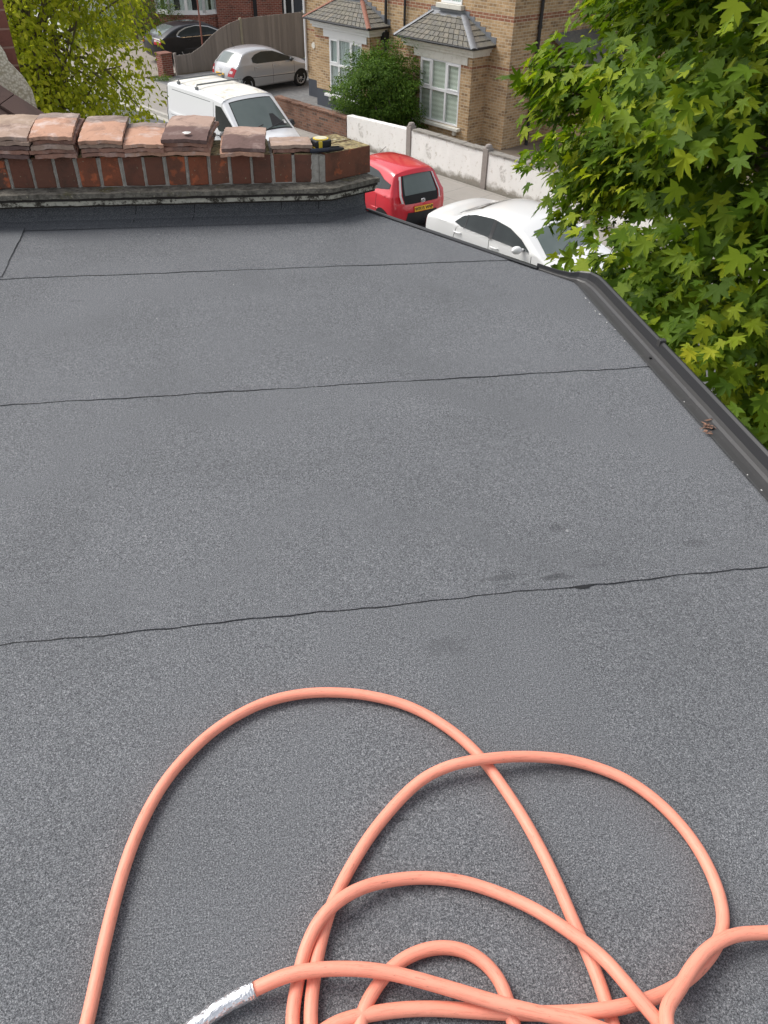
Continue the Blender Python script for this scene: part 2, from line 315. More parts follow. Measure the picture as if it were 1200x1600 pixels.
# ------------------------------------------------------------------ mesh helper
class MB:
    def __init__(s): s.v = []; s.f = []; s.mi = []; s.mats = []; s.cur = 0; s.uv = None
    def mat(s, name):
        if name not in s.mats: s.mats.append(name)
        s.cur = s.mats.index(name); return s
    def add(s, vs, fs):
        o = len(s.v); s.v.extend([tuple(map(float, p)) for p in vs]); s.f.extend([tuple(o+i for i in f) for f in fs]); s.mi.extend([s.cur]*len(fs)); return s
    def box(s, x0, x1, y0, y1, z0, z1, M4=None, jit=0):
        vs = [(x, y, z) for z in (z0, z1) for y in (y0, y1) for x in (x0, x1)]
        if jit: vs = [tuple(c+rnd.uniform(-jit, jit) for c in p) for p in vs]
        if M4 is not None: vs = [tuple(M4 @ Vector(p)) for p in vs]
        return s.add(vs, [(0, 2, 3, 1), (4, 5, 7, 6), (0, 1, 5, 4), (2, 6, 7, 3), (0, 4, 6, 2), (1, 3, 7, 5)])
    def grid(s, P, closed_u=False, closed_v=False, flip=False):
        nu, nv = len(P), len(P[0]); vs = [p for r in P for p in r]; fs = []
        for i in range(nu if closed_u else nu-1):
            for j in range(nv if closed_v else nv-1):
                a, b2, c, d = i*nv+j, ((i+1) % nu)*nv+j, ((i+1) % nu)*nv+(j+1) % nv, i*nv+(j+1) % nv
                fs.append((a, d, c, b2) if flip else (a, b2, c, d))
        return s.add(vs, fs)
    def prism(s, poly, z0, z1):
        n = len(poly); vs = [(x, y, z0) for x, y in poly]+[(x, y, z1) for x, y in poly]
        fs = [tuple(range(n))[::-1], tuple(range(n, 2*n))]+[(i, (i+1) % n, n+(i+1) % n, n+i) for i in range(n)]
        return s.add(vs, fs)
    def tube(s, pts, rad, n=10, caps=True):
        pts = [Vector(p) for p in pts]; rings = []
        for i, p in enumerate(pts):
            t = (pts[min(i+1, len(pts)-1)]-pts[max(i-1, 0)]).normalized()
            up = Vector((0, 0, 1)) if abs(t.z) < .95 else Vector((1, 0, 0))
            a = t.cross(up).normalized(); b = a.cross(t).normalized()
            r = rad[i] if hasattr(rad, '__len__') else rad
            rings.append([tuple(p+a*math.cos(k*2*math.pi/n)*r+b*math.sin(k*2*math.pi/n)*r) for k in range(n)])
        o = len(s.v); s.grid(rings, closed_v=True)
        if caps: s.f.append(tuple(o+k for k in range(n))); s.f.append(tuple(o+(len(pts)-1)*n+k for k in range(n))[::-1]); s.mi += [s.cur]*2
        return s
    def build(s, name, mat=None, parent=None, smooth=False, bevel=0, uvbox=True, recenter=False):
        me = bpy.data.meshes.new(name)
        v = s.v; org = (0, 0, 0)
        if recenter:
            a = np.array(v); org = ((a[:, 0].min()+a[:, 0].max())/2, (a[:, 1].min()+a[:, 1].max())/2, a[:, 2].min()); v = [tuple(p) for p in a-np.array(org)]
        me.from_pydata(v, [], s.f); me.update()
        mats = [mat] if mat and not s.mats else s.mats
        for mm in mats: me.materials.append(M[mm])
        if s.mats: me.polygons.foreach_set('material_index', s.mi)
        if uvbox and len(v) < 200000:
            uvl = me.uv_layers.new(name='UVMap'); nl = len(me.loops); out = np.empty((nl, 2))
            vi = np.empty(nl, dtype=np.int64); me.loops.foreach_get('vertex_index', vi); co = np.array(v)[vi]
            if s.uv is not None: out[:] = np.array(s.uv)[vi]
            else:
                nr = np.empty(len(me.polygons)*3); me.polygons.foreach_get('normal', nr); nr = nr.reshape(-1, 3)
                lt = np.empty(len(me.polygons), dtype=np.int64); me.polygons.foreach_get('loop_total', lt); pn = np.abs(np.repeat(nr, lt, axis=0)); ax = pn.argmax(1)
                out[:, 0] = np.where(ax == 0, co[:, 1], co[:, 0]); out[:, 1] = np.where(ax == 2, co[:, 1], co[:, 2])
            uvl.data.foreach_set('uv', out.ravel())
        if smooth: me.polygons.foreach_set('use_smooth', [True]*len(me.polygons))
        ob = bpy.data.objects.new(name, me); COL.objects.link(ob)
        if parent: ob.parent = parent
        ob.location = org
        if bevel:
            md = ob.modifiers.new('bevel', 'BEVEL'); md.width = bevel; md.segments = 2; md.limit_method = 'ANGLE'
        return ob
def _bs(s, name, mat=None, parent=None, **k):
    """one object for every loose piece"""
    par = list(range(len(s.v)))
    def fd(a):
        while par[a] != a: par[a] = par[par[a]]; a = par[a]
        return a
    for f in s.f:
        r0 = fd(f[0])
        for v in f[1:]: par[fd(v)] = r0
    gr = {}
    for f in s.f: gr.setdefault(fd(f[0]), []).append(f)
    for fs in gr.values():
        q = MB(); mp = {}
        for f in fs:
            for v in f:
                if v not in mp: mp[v] = len(q.v); q.v.append(s.v[v])
            q.f.append(tuple(mp[v] for v in f)); q.mi.append(0)
        q.build(name, mat or s.mats[0], parent, **k)
MB.build_split = _bs
def tag(o, label, cat, group=None):
    o['label'] = label; o['category'] = cat
    if group: o['group'] = group
    return o
def thing(name, label, cat, loc=(0, 0, 0), rz=0, group=None, mw=None):
    o = bpy.data.objects.new(name, None); COL.objects.link(o); o.empty_display_size = .2
    if mw is not None: o.matrix_world = mw
    else: o.location = loc; o.rotation_euler = (0, 0, rz)
    return tag(o, label, cat, group)
def struct(o): o['kind'] = 'structure'; return o
def roofM(a, b, c=0, rz=0): return ROOF_M @ Matrix.Translation((a, b, c)) @ Matrix.Rotation(rz, 4, 'Z')
def sn(x, y=0.0, s=0):   # cheap smooth noise
    return math.sin(x*1.7+s)*.5+math.sin(x*4.3+y*3.1+s*2.1)*.3+math.sin(x*9.7+y*7.7+s*.7)*.2
def catmull(P, per=8, closed=False):
    P = [np.array(p, float) for p in P]; n = len(P); out = []
    rng = range(n) if closed else range(n-1)
    for i in rng:
        p0 = P[i-1] if (i > 0 or closed) else 2*P[0]-P[1]; p1 = P[i]; p2 = P[(i+1) % n]; p3 = P[(i+2) % n] if (i+2 < n or closed) else 2*P[-1]-P[-2]
        for k in range(per):
            t = k/per; out.append(.5*((2*p1)+(-p0+p2)*t+(2*p0-5*p1+4*p2-p3)*t*t+(-p0+3*p1-3*p2+p3)*t**3))
    if not closed: out.append(P[-1])
    return out

# ------------------------------------------------------------------ ground
KERB, NEARK = 14.0, 7.7
def sheet(name, u0, u1, v0, v1, z, mat, dz=0, seg=1):
    mb = MB(); mb.box(-(u1-u0)/2, (u1-u0)/2, 0, v1-v0, -.3-z, 0)
    o = mb.build(name, mat); o.location = SP((u0+u1)/2, v0, z); o.rotation_euler = (0, 0, RZ); return struct(o)
mb = MB(); mb.add([(-250, -250, 0), (250, -250, 0), (250, 300, 0), (-250, 300, 0)], [(0, 1, 2, 3)])
g0 = mb.build('ground', 'verge'); g0.location = (0, 0, -.12); struct(g0)
mb = MB(); mb.add([(-90, 0, 0), (90, 0, 0), (90, KERB-NEARK, 0), (-90, KERB-NEARK, 0)], [(0, 1, 2, 3)])
rd = mb.build('road', 'asphalt'); rd.location = SP(10, NEARK, -.06); rd.rotation_euler = (0, 0, RZ); struct(rd)
for nm, v0, v1 in (('kerb', KERB, KERB+.14), ('kerb', NEARK-.14, NEARK)):
    mb = MB()
    u = -45
    while u < 75:
        mb.box(-(u+.908), -u, v0, v1, -.1, .052, jit=.002); u += .915
    k = mb.build(nm, 'kerb_stone'); k.rotation_euler = (0, 0, RZ); struct(k)
mb = MB(); mb.box(-75, 45, KERB-.22, KERB-.0, -.09, -.05); o = mb.build('gutter_channel', 'kerb_stone'); o.rotation_euler = (0, 0, RZ); struct(o)
sheet('pavement', -45, 75, KERB+.142, 16.55, .04, 'paving_slabs')
sheet('pavement', -45, 75, 4.9, NEARK-.142, .04, 'paving_slabs')
sheet('garden_soil', -20, 24.3, 16.8, 24.5, .03, 'soil')
sheet('driveway', 24.31, 33.2, 16.56, 27.5, .036, 'block_paving')
sheet('driveway', 33.7, 42.0, 16.56, 27, .034, 'driveway_grey')
sheet('front_garden', -20, 40, -3, 4.88, .02, 'soil')

# ------------------------------------------------------------------ yellow brick house
HU, HV = 16.9, 19.9
H = thing('brick_house', 'yellow brick house with two slated bay windows behind the white garden wall', 'house', SP(HU, HV, 0), RZ)
HL = 9.85
mb = MB(); mb.box(-HL, 0, 0, 8.2, -.2, 7.0); mb.box(0, 1.6, 4.0, 8.2, -.2, 7.0) ; mb.build('wall', 'stock_brick', H)
mb = MB().mat('slate'); E0, RG = 6.9, 9.6
mb.add([(-HL-.3, -.35, E0), (.3, -.35, E0), (.3, 8.6, E0), (-HL-.3, 8.6, E0), (-HL-.3, 4.1, RG), (.3, 4.1, RG)], [(0, 1, 5, 4), (2, 3, 4, 5), (1, 2, 5), (0, 4, 3), (0, 3, 2, 1)])
mb.build('roof', None, H)
mb = MB(); mb.box(-HL-.004, -5.2, -.004, 0, -.1, .62); mb.box(-HL-.006, -HL, 0, 3, -.1, .62); mb.build('plinth', 'plinth_grey', H)
def bay(x0, x1, wx0, wx1, roofc, curtain, painted, left):
    """bay from x0..x1 (walls), window wx0..wx1; local y negative = towards the street"""
    D = .68; zh, zs = 2.28, .55
    p = MB().mat('stock_brick' )
    t = .11
    p.box(x0, wx0, -D, -.0, -.1, 2.5); p.box(wx1, x1, -D, 0, -.1, 2.5); p.box(wx0, wx1, -D, -.0, -.1, zs); p.box(wx0, wx1, -D, 0, zh+.02, 2.5)
    bo = p.build('bay_wall', None, H); 
    if left:
        q = MB(); q.box(x0-.004, x1+.004, -D-.004, -D, -.1, .60); q.build('bay_plinth', 'plinth_grey', H)
    q = MB(); q.box(wx0-.28, wx1+.28, -D-.035, -D-.002, zh, 2.5); q.build('lintel', 'old_white_paint' if not left else 'white_paint', H)
    q = MB()
    for k, (dz, pr) in enumerate(((.0, .07), (.09, .12), (.18, .17))):
        q.box(x0-pr, x1+pr, -D-pr, -.002, 2.50+dz, 2.50+dz+.086)
    q.build('cornice', 'old_white_paint' if not left else 'white_paint', H, bevel=.01)
    # window unit set back 6 cm
    wn = MB(); Y0 = -D-.004; fw = .05
    W = bpy.data.objects.new('window', None); COL.objects.link(W); W.parent = H
    W.location = (wx0, Y0, zs)
    ww, wh = wx1-wx0, zh-zs; tr = wh*.53
    f = MB(); c3 = [0, ww*.29, ww*.655, ww]
    f.box(0, ww, -.0, .07, 0, fw); f.box(0, ww, 0, .07, wh-fw, wh); f.box(0, fw, 0, .07, fw, wh-fw); f.box(ww-fw, ww, 0, .07, fw, wh-fw)
    for c in c3[1:3]: f.box(c-.035, c+.035, .001, .069, fw, wh-fw)
    f.box(fw, ww-fw, -.003, .066, tr-.04, tr+.04)
    for a, b2 in ((0, c3[1]), (c3[2], ww)):     # opening casements
        xa, xb = a+.045, b2-.03
        for bx in ((xa, xb, tr+.04, tr+.085), (xa, xb, wh-.095, wh-.045), (xa, xa+.045, tr+.085, wh-.095), (xb-.045, xb, tr+.085, wh-.095)): f.box(bx[0], bx[1], -.014, .05, bx[2], bx[3])
    f.build('frame', 'upvc', W, bevel=.006)
    g = MB(); g.box(fw-.01, ww-fw+.01, .03, .034, fw-.01, wh-fw+.01); g.build('pane', 'pane', W)
    # folded curtain behind the glass
    g = MB(); N = 90
    g.grid([[(fw+(ww-2*fw)*i/N, .075+(.016*math.sin(i*1.3)+.008*math.sin(i*.37) if curtain == 'net_curtain' else 0), z) for z in (.02, wh-.02)] for i in range(N+1)])
    g.build('curtain', curtain, W)
    q = MB(); q.box(wx0-.16, wx1+.16, -D-.17, -D+.0, zs-.10, zs-.015); q.box(wx1-.12, wx1+.0, -D-.10, -D-.003, zs-.24, zs-.102); q.box(wx0, wx0+.12, -D-.10, -D-.003, zs-.24, zs-.102); q.build('sill', 'old_white_paint' if not left else 'white_paint', H, bevel=.01)
    # hipped slate roof
    ex0, ex1, ey, ez = x0-.26, x1+.26, -D-.26, 2.775
    tx0, tx1, tz = roofc
    R_ = MB(); R_.mat('slate'); A, B, Cc, Dd = Vector((ex0, ey, ez)), Vector((ex1, ey, ez)), Vector((tx1, -.02, tz)), Vector((tx0, -.02, tz))
    def slates(P0, P1, P2, P3, n, wid):      # eaves P0-P1, top P3-P2
        nrm = (P1-P0).cross(P3-P0).normalized()
        for r in range(n):
            a, b2 = r/n, min(1, (r+1.25)/n)
            L0, R0, L1, R1 = P0.lerp(P3, a), P1.lerp(P2, a), P0.lerp(P3, b2), P1.lerp(P2, b2)
            L = (R0-L0).length; k = max(1, int(L/wid)); off = .5*(r % 2)/k
            for i in range(-1, k+1):
                s0, s1 = max(0, i/k+off+.004), min(1, (i+1)/k+off-.004)
                if s1-s0 < .02: continue
                q = [L0.lerp(R0, s0), L0.lerp(R0, s1), L1.lerp(R1, s1), L1.lerp(R1, s0)]
                j = rnd.uniform(0, .008)
                top = [q[0]+nrm*(.026+j), q[1]+nrm*(.026+rnd.uniform(0, .008)), q[2]+nrm*.006, q[3]+nrm*.006]
                bot = [q[0]+nrm*(.014+j), q[1]+nrm*.014, q[2]-nrm*.004, q[3]-nrm*.004]
                R_.add(top+bot, [(0, 1, 2, 3), (7, 6, 5, 4), (0, 4, 5, 1), (1, 5, 6, 2), (2, 6, 7, 3), (3, 7, 4, 0)])
    slates(A, B, Cc, Dd, 6, .21)
    slates(B, Vector((ex1, -.01, ez)), Vector((tx1+.02, -.01, tz)), Cc, 6, .21); slates(Vector((ex0, -.01, ez)), A, Dd, Vector((tx0-.02, -.01, tz)), 6, .21)
    R_.build('bay_roof', None, H)
    hm = 'lead' if not left else 'ridge_terracotta'
    q = MB()
    for P, Q in ((A, Dd), (B, Cc)):
        dv = (Q-P); sd2 = dv.cross(Vector((0, 0, 1))).normalized()*(.075 if left else .10)
        nn = sd2.cross(dv).normalized(); nn = nn if nn.z > 0 else -nn
        q.grid([[tuple(P.lerp(Q, t)+sd2*k+nn*(.05-.035*k*k)) for k in (-1, -.5, 0, .5, 1)] for t in np.linspace(-.02, 1, 8)])
    q.build_split('hip', hm, H, smooth=True)
    q = MB()   # flashing against the wall
    q.grid([[(x, -.018, z) for z in (tz-.06, tz+.12)] for x in (tx0-.05, tx1+.05)]); q.grid([[(x, y, z) for y, z in ((-.02, tz+.02), (-.16, tz-.07))] for x in (tx0-.02, tx1+.02)])
    for e, t_ in ((ex0, tx0), (ex1, tx1)):
        for k in range(6):
            xa, xb = e+(t_-e)*k/6, e+(t_-e)*(k+1)/6; za, zb = ez+(tz-ez)*k/6, ez+(tz-ez)*(k+1)/6
            q.box(min(xa, xb), max(xa, xb), -.012, -.001, za, zb+.10)
    q.build('flashing', 'lead', H)
    q = MB(); rr = .035   # gutter
    q.tube([(ex0, -.03, ez-.01), (ex0-.02, ey-.02, ez-.01), ((ex0+ex1)/2, ey-.03, ez-.02), (ex1+.02, ey-.02, ez-.01), (ex1, -.03, ez-.01)], rr, 8); q.build('gutter', 'black_pipe', H)
ux = lambda u: -(u-HU)
bay(ux(20.62), ux(17.75), ux(19.95), ux(18.2), (ux(20.15), ux(18.85), 3.42), 'blind', False, False)
bay(ux(25.35), ux(22.4), ux(24.55), ux(22.8), (ux(24.75), ux(23.55), 3.36), 'net_curtain', True, True)
def upper_window(x0, x1, z0, z1, sm='old_white_paint'):
    W = bpy.data.objects.new('window', None); COL.objects.link(W); W.parent = H; W.location = (x0, -.03, z0)
    w_, h_ = x1-x0, z1-z0; f = MB()
    for bx in ((0, w_, 0, .06), (0, w_, h_-.06, h_), (0, .06, .06, h_-.06), (w_-.06, w_, .06, h_-.06), (w_/2-.04, w_/2+.04, .06, h_-.06)): f.box(bx[0], bx[1], 0, .03, bx[2], bx[3])
    f.build('frame', 'upvc', W, bevel=.006)
    g = MB(); g.box(.05, w_-.05, .012, .016, .05, h_-.05); g.build('pane', 'pane', W)
    g = MB(); g.box(.04, w_-.04, .022, .027, .04, h_-.04); g.build('blind', 'net_curtain', W)
    q = MB(); q.box(x0-.1, x1+.1, -.16, -.002, z0-.13, z0-.005); q.build('sill', sm, H, bevel=.01)
upper_window(ux(19.82), ux(18.95), 3.66, 5.3)
upper_window(ux(24.6), ux(23.75), 3.62, 5.3, 'white_paint')
# pipes
q = MB(); q.tube([(ux(22.3), -.07, 7), (ux(22.3), -.07, 0)], .045, 8)
for z in (.8, 2.3, 4.2): q.box(ux(22.3)-.07, ux(22.3)+.07, -.13, -.001, z, z+.05)
q.box(ux(22.3)-.12, ux(22.3)+.10, -.2, -.002, 2.35, 2.62); q.build('downpipe', 'black_pipe', H)
q = MB(); q.tube([(ux(21.4), -.06, 7), (ux(21.4), -.06, 2.9), (ux(21.25), -.06, 2.5)], .038, 8); q.build('downpipe', 'black_pipe', H)
q = MB(); q.tube([(-HL-.02, -.05, 7), (-HL-.02, -.05, 2.72)], .045, 8); q.tube([(-HL-.02, -.05, 2.66), (-HL-.02, -.05, .9)], .045, 8); q.build('white_downpipe', 'white_pipe', H)
q = MB(); q.tube([(.07, 1.12, 7), (.07, 1.12, .1), (.13, 1.05, 0)], .05, 8)
for z in (.75, 1.45, 3.2): q.tube([(.07, 1.12, z), (.07, 1.12, z+.09)], .068, 8)
q.build('downpipe', 'black_pipe', H)
q = MB(); q.tube([(.5, 3.95, 7), (.5, 3.95, 2.6), (.5, 3.95, .1)], .045, 8); q.build('downpipe', 'black_pipe', H)
# lean-to and side window of the rear wing
q = MB(); q.mat('stock_brick').box(.002, 1.5, 1.9, 3.995, -.1, 2.25); q.build('lean_to_wall', None, H)
q = MB(); q.mat('slate').add([(0, 1.75, 3.0), (1.7, 1.75, 2.2), (1.7, 3.99, 2.2), (0, 3.99, 3.0), (0, 1.75, 2.92), (1.7, 1.75, 2.12), (1.7, 3.99, 2.12), (0, 3.99, 2.92)], [(0, 1, 2, 3), (4, 7, 6, 5), (0, 4, 5, 1), (1, 5, 6, 2)]); q.build('lean_to_roof', None, H)
q = MB()
for bx in ((.55, 1.4, 3.1, 3.18), (.55, .63, 3.18, 4.6), (1.32, 1.4, 3.18, 4.6)): q.box(bx[0], bx[1], 3.93, 3.998, bx[2], bx[3])
q.box(.45, 1.5, 3.86, 3.998, 2.98, 3.09); q.build('window_frame', 'upvc', H)
q = MB(); q.box(.62, 1.33, 3.96, 3.965, 3.17, 4.6); q.build('window_pane', 'car_glass', H)
q = MB(); q.mat('old_white_paint').tube([(-HL+.42, -.005, 1.75), (-HL+.42, -.035, 1.75)], .10, 14); q.build('plaque', None, H)

# ------------------------------------------------------------------ garden walls and fence
WV = 16.62
def wall_obj(name, u0, u1, ztop, mat, label, cat='wall', capm=None, ragged=.01, group=None):
    L = u1-u0; T = thing(name, label, cat, SP(u0, WV, .03), RZ, group); n = int(L/.12)+2
    mb = MB()
    rows = [0, .25*ztop(0), .5*ztop(0), .75*ztop(0)]
    prof = []
    for i in range(n+1):
        x = -L*i/n; z = ztop(i/n); prof.append([(x, 0+.004*sn(x*3, 0), -.1), (x, .0+.006*sn(x*3, 1), z*.33), (x, .0+.006*sn(x*4, 2), z*.66), (x, .0, z+ragged*sn(x*8, 0)), (x, .215, z+ragged*sn(x*8, .5)), (x, .215, -.1)])
    mb.grid(prof, flip=False); mb.add([p for p in prof[0]], [tuple(range(6))]); mb.add([p for p in prof[-1]], [tuple(range(6))[::-1]])
    mb.build('wall_face', mat, T)
    if capm:
        c = MB(); x = 0
        while x < L-.05:
            l = min(rnd.uniform(.20, .30), L-x); z = ztop((x+l/2)/L)
            c.box(-x-l+.008, -x, -.025, .235, z+.012, z+.055+rnd.uniform(0, .008), jit=.007); x += l
        c.build('capping', capm, T)
    return T

wall_obj('brick_garden_wall', 20.5, 24.3, lambda t: .70, 'low_wall_brick', 'low weathered reddish brick wall beside the white van, left of the white wall', capm='low_wall_brick')
WALLG = 'white painted wall panels between concrete posts'
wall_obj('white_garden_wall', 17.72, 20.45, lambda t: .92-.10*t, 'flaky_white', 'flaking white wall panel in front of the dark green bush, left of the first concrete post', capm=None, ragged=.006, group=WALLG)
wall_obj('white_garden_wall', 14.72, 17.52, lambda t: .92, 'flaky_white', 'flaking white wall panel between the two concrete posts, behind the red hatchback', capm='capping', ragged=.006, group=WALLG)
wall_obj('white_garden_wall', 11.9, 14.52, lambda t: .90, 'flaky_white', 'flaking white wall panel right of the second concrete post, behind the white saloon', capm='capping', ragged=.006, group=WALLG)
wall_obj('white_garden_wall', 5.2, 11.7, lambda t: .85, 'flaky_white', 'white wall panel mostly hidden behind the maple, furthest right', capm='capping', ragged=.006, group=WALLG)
for u, lab in ((17.62, 'grey concrete post with domed top between the bush and the red hatchback'), (14.62, 'grey concrete post with domed top above the tail of the white saloon'), (11.8, 'grey concrete post hidden by maple leaves, furthest right of the posts')):
    q = MB(); q.box(-.09, .09, -.03, .20, -.1, 1.02); q.grid([[(.075*math.cos(a)*s_, .085+.10*math.sin(a)*s_, 1.02+z_) for a in np.linspace(0, 2*math.pi, 13)] for s_, z_ in ((1.15, 0), (1.1, .05), (.8, .09), (.05, .105))])
    o = q.build('concrete_post', 'concrete_post', None, bevel=.008); o.location = SP(u, WV, .03); o.rotation_euler = (0, 0, RZ); tag(o, lab, 'post', 'concrete wall posts')
# fence along u = 33.4
FU = 33.45
F = thing('wooden_fence', 'weathered grey brown closeboard fence with a swooping top behind the silver hatchback', 'fence', SP(FU, 18.0, .03), RZ)
fz = [(18.0, .66), (18.8, .70), (19.3, .90), (19.8, 1.22), (20.3, 1.47), (20.8, 1.63), (21.4, 1.74), (22.3, 1.77), (25.2, 1.78), (25.6, 1.74)]
def ftop(v): return float(np.interp(v, [a for a, _ in fz], [b_ for _, b_ in fz]))
mb = MB(); v = 18.05; k = 0
while v < 25.3:
    z0, z1 = ftop(v), ftop(v+.12); y = v-18.0
    xf = .012 if k % 2 else .0
    mb.add([(xf, y, 0), (xf+.012, y+.125, 0), (xf+.012, y+.125, z1), (xf, y, z0), (xf-.02, y, 0), (xf-.012, y+.125, 0), (xf-.012, y+.125, z1), (xf-.02, y, z0)], [(0, 1, 2, 3), (7, 6, 5, 4), (3, 2, 6, 7), (0, 3, 7, 4), (1, 5, 6, 2)])
    v += .105; k += 1
mb.build('boards', 'fence_wood', F)
mb = MB()
for z in (.35, ): mb.box(-.07, -.02, .1, 7.2, z, z+.08)
mb.box(-.07, -.02, 2.6, 7.2, 1.2, 1.28); mb.build('rail', 'fence_wood', F)
for vv in (21.35, 24.75):
    q = MB(); q.box(-.04, .045, vv-18-.05, vv-18+.05, -.1, ftop(vv)+.05); q.build('post', 'fence_post', F)
q = MB(); q.box(-.05, .05, -.04, .06, -.1, .78); q.build('post', 'concrete_post', F)
P_ = thing('brick_pillar', 'short red brick pillar at the end of the wooden fence by the black car', 'pillar', SP(33.35, 17.45, .03), RZ)
q = MB(); q.box(-.24, .24, -.24, .24, -.1, .80); q.build('shaft', 'red_brick', P_, bevel=.01)
q = MB(); q.box(-.27, .27, -.27, .27, .802, .87); q.build('cap', 'red_tile', P_, bevel=.015)
q = MB(); q.tube([(0, 0, -.05), (.01, 0, 2.5), (.0, 0, 5.2)], .035, 8); o = q.build('metal_pole', 'rust_pole'); o.location = SP(33.75, 19.55, .03); tag(o, 'thin rusty red pole standing behind the swoop of the fence, beside the black car', 'pole')

# ------------------------------------------------------------------ houses behind
def house_frame(px, py, z, yaw): 
    r = ray(px, py); t = (z-CAM_H)/r[2]; return (float(r[0]*t), float(r[1]*t), 0.0), yaw
RH = thing('red_brick_house', 'red brick house with white bay window and dark porch beyond the wooden fence', 'house', (-10.3, 47.6, .0), R(4))
q = MB(); q.box(1.2, 8.6, .0, 6, 0, 6.2); q.box(-4.0, 1.2, .9, 6, 0, 6.2); q.build('wall', 'red_brick', RH)
q = MB(); q.box(3.1, 8.3, -.03, -.002, 0, 2.7); q.build('porch_shade', 'room_dark', RH)  # flat panel on the wall; the porch's shade is put into its colour
q = MB(); q.mat('red_brick'); q.box(2.0, 3.0, -.06, -.005, 0, 2.6); q.box(3.3, 4.6, -.062, -.032, 0, 2.9); q.build('porch_brick', None, RH)
q = MB()
for x in (4.75, 5.15, 5.95, 6.9, 7.3, 7.9): q.box(x-.05, x+.05, -.10, -.035, 0, 2.6)
q.box(4.7, 7.95, -.10, -.034, 2.6, 2.72); q.build('porch_frame', 'upvc', RH)
q = MB(); q.box(5.2, 5.9, -.05, -.036, .1, 2.5); q.build('door', 'plinth_grey', RH)
# bay
bp = [(-1.9, .9), (-1.9, .25), (-1.2, -.35), (.6, -.35), (1.19, .15), (1.19, .9)]
q = MB().mat('red_brick'); q.prism(bp, 0, .92); q.build('bay_wall', None, RH)
q = MB(); q.prism([(x*1.04, y-.06) for x, y in bp], .922, 1.0); q.build('bay_sill', 'upvc', RH)
q = MB().mat('room_dark'); q.prism([(x*.94, y*.9+.06) for x, y in bp], 1.0, 2.6); q.build('bay_interior', None, RH)
q = MB(); q2 = MB(); q3 = MB()
for (xa, ya), (xb, yb) in zip(bp[:-1], bp[1:]):
    L = math.hypot(xb-xa, yb-ya); n = max(1, round(L/.85))
    for i in range(n+1):
        x, y = xa+(xb-xa)*i/n, ya+(yb-ya)*i/n; q.box(x-.075, x+.075, y-.05, y+.05, 1.0, 2.6)
    for z in (1.0, 2.5):
        a = math.atan2(yb-ya, xb-xa); M4 = Matrix.Translation((xa, ya, z)) @ Matrix.Rotation(a, 4, 'Z'); q.box(0, L, -.045, .045, .002, .12, M4)
    M4 = Matrix.Translation((xa, ya, 1.1)) @ Matrix.Rotation(math.atan2(yb-ya, xb-xa), 4, 'Z'); q2.box(.02, L-.02, -.006, .002, 0, 1.4, M4)
    for i in range(n):
        q3.box(L*i/n+.08, L*i/n+.3, .03, .04, .0, 1.4, M4); q3.box(L*(i+1)/n-.3, L*(i+1)/n-.08, .03, .04, .0, 1.4, M4)
q.build('bay_frame', 'upvc', RH); q2.build('bay_glass', 'pane', RH); q3.build('bay_curtain', 'net_curtain', RH)
q = MB().mat('red_tile'); q.prism([(x*1.08, y-.15) for x, y in bp], 2.62, 3.6); q.build('bay_upper', None, RH)
q = MB().mat('red_tile'); q.add([(-4.4, -.5, 6.1), (9, -.5, 6.1), (9, 6.4, 6.1), (-4.4, 6.4, 6.1), (-4.4, 3, 8.7), (9, 3, 8.7)], [(0, 1, 5, 4), (2, 3, 4, 5), (1, 2, 5), (0, 4, 3), (0, 3, 2, 1)]); q.build('roof', None, RH)
hb = thing('hanging_basket', 'brown hanging basket at the porch of the red brick house above the fence', 'basket', tuple(RH.matrix_world @ Vector((0, 0, 0))))
hb.location = (-10.3+6.6*math.cos(R(4))+.3*math.sin(R(4)), 47.6+6.6*math.sin(R(4))-.35, 1.45)
q = MB(); q.grid([[(r_*math.cos(a), r_*math.sin(a), z_) for a in np.linspace(0, 2*math.pi, 15)] for r_, z_ in ((.02, 0), (.22, .1), (.32, .3), (.36, .52))]); q.build('bowl', 'basket', hb)
q = MB(); [q.tube([(.3*math.cos(a), .3*math.sin(a), .5), (0, 0, 1.15)], .01, 5) for a in (0, 2.1, 4.2)]; q.build('chain', 'black_pipe', hb)
WH = thing('white_house', 'white rendered house front with dark framed windows at the far top left', 'house', (-19.4, 50.5, 0), R(2))
q = MB(); q.box(-8, 5.4, 0, 6, 0, 5.5); q.build('wall', 'white_render', WH)
for xa in (-6.8, -3.9, .8, 3.3):
    q = MB()
    for bx in ((0, 2.1, 1.35, 1.5), (0, .14, 1.5, 2.9), (1.96, 2.1, 1.5, 2.9), (.75, .9, 1.5, 2.9), (0, 2.1, 2.9, 3.0)): q.box(xa+bx[0], xa+bx[1], -.06, -.002, bx[2], bx[3])
    w_ = q.build('window_frame', 'grey_frame', WH); q = MB(); q.box(xa+.1, xa+2.0, -.03, -.02, 1.45, 2.95); q.build('blind', 'net_curtain', WH)
q = MB().mat('red_tile'); q.add([(-8.4, -.5, 5.5), (5.8, -.5, 5.5), (5.8, 6.4, 5.5), (-8.4, 6.4, 5.5), (-8.4, 3, 8), (5.8, 3, 8)], [(0, 1, 5, 4), (2, 3, 4, 5), (1, 2, 5), (0, 4, 3), (0, 3, 2, 1)]); q.build('roof', None, WH)
q = MB(); q.box(-4.6, 1.5, 0, .25, -.1, 1.25); o = q.build('white_boundary_wall', 'white_render'); o.location = SP(43.5, 17.0, 0); o.rotation_euler = (0, 0, RZ); tag(o, 'white boundary wall glimpsed through the yellow green tree at the left', 'wall')

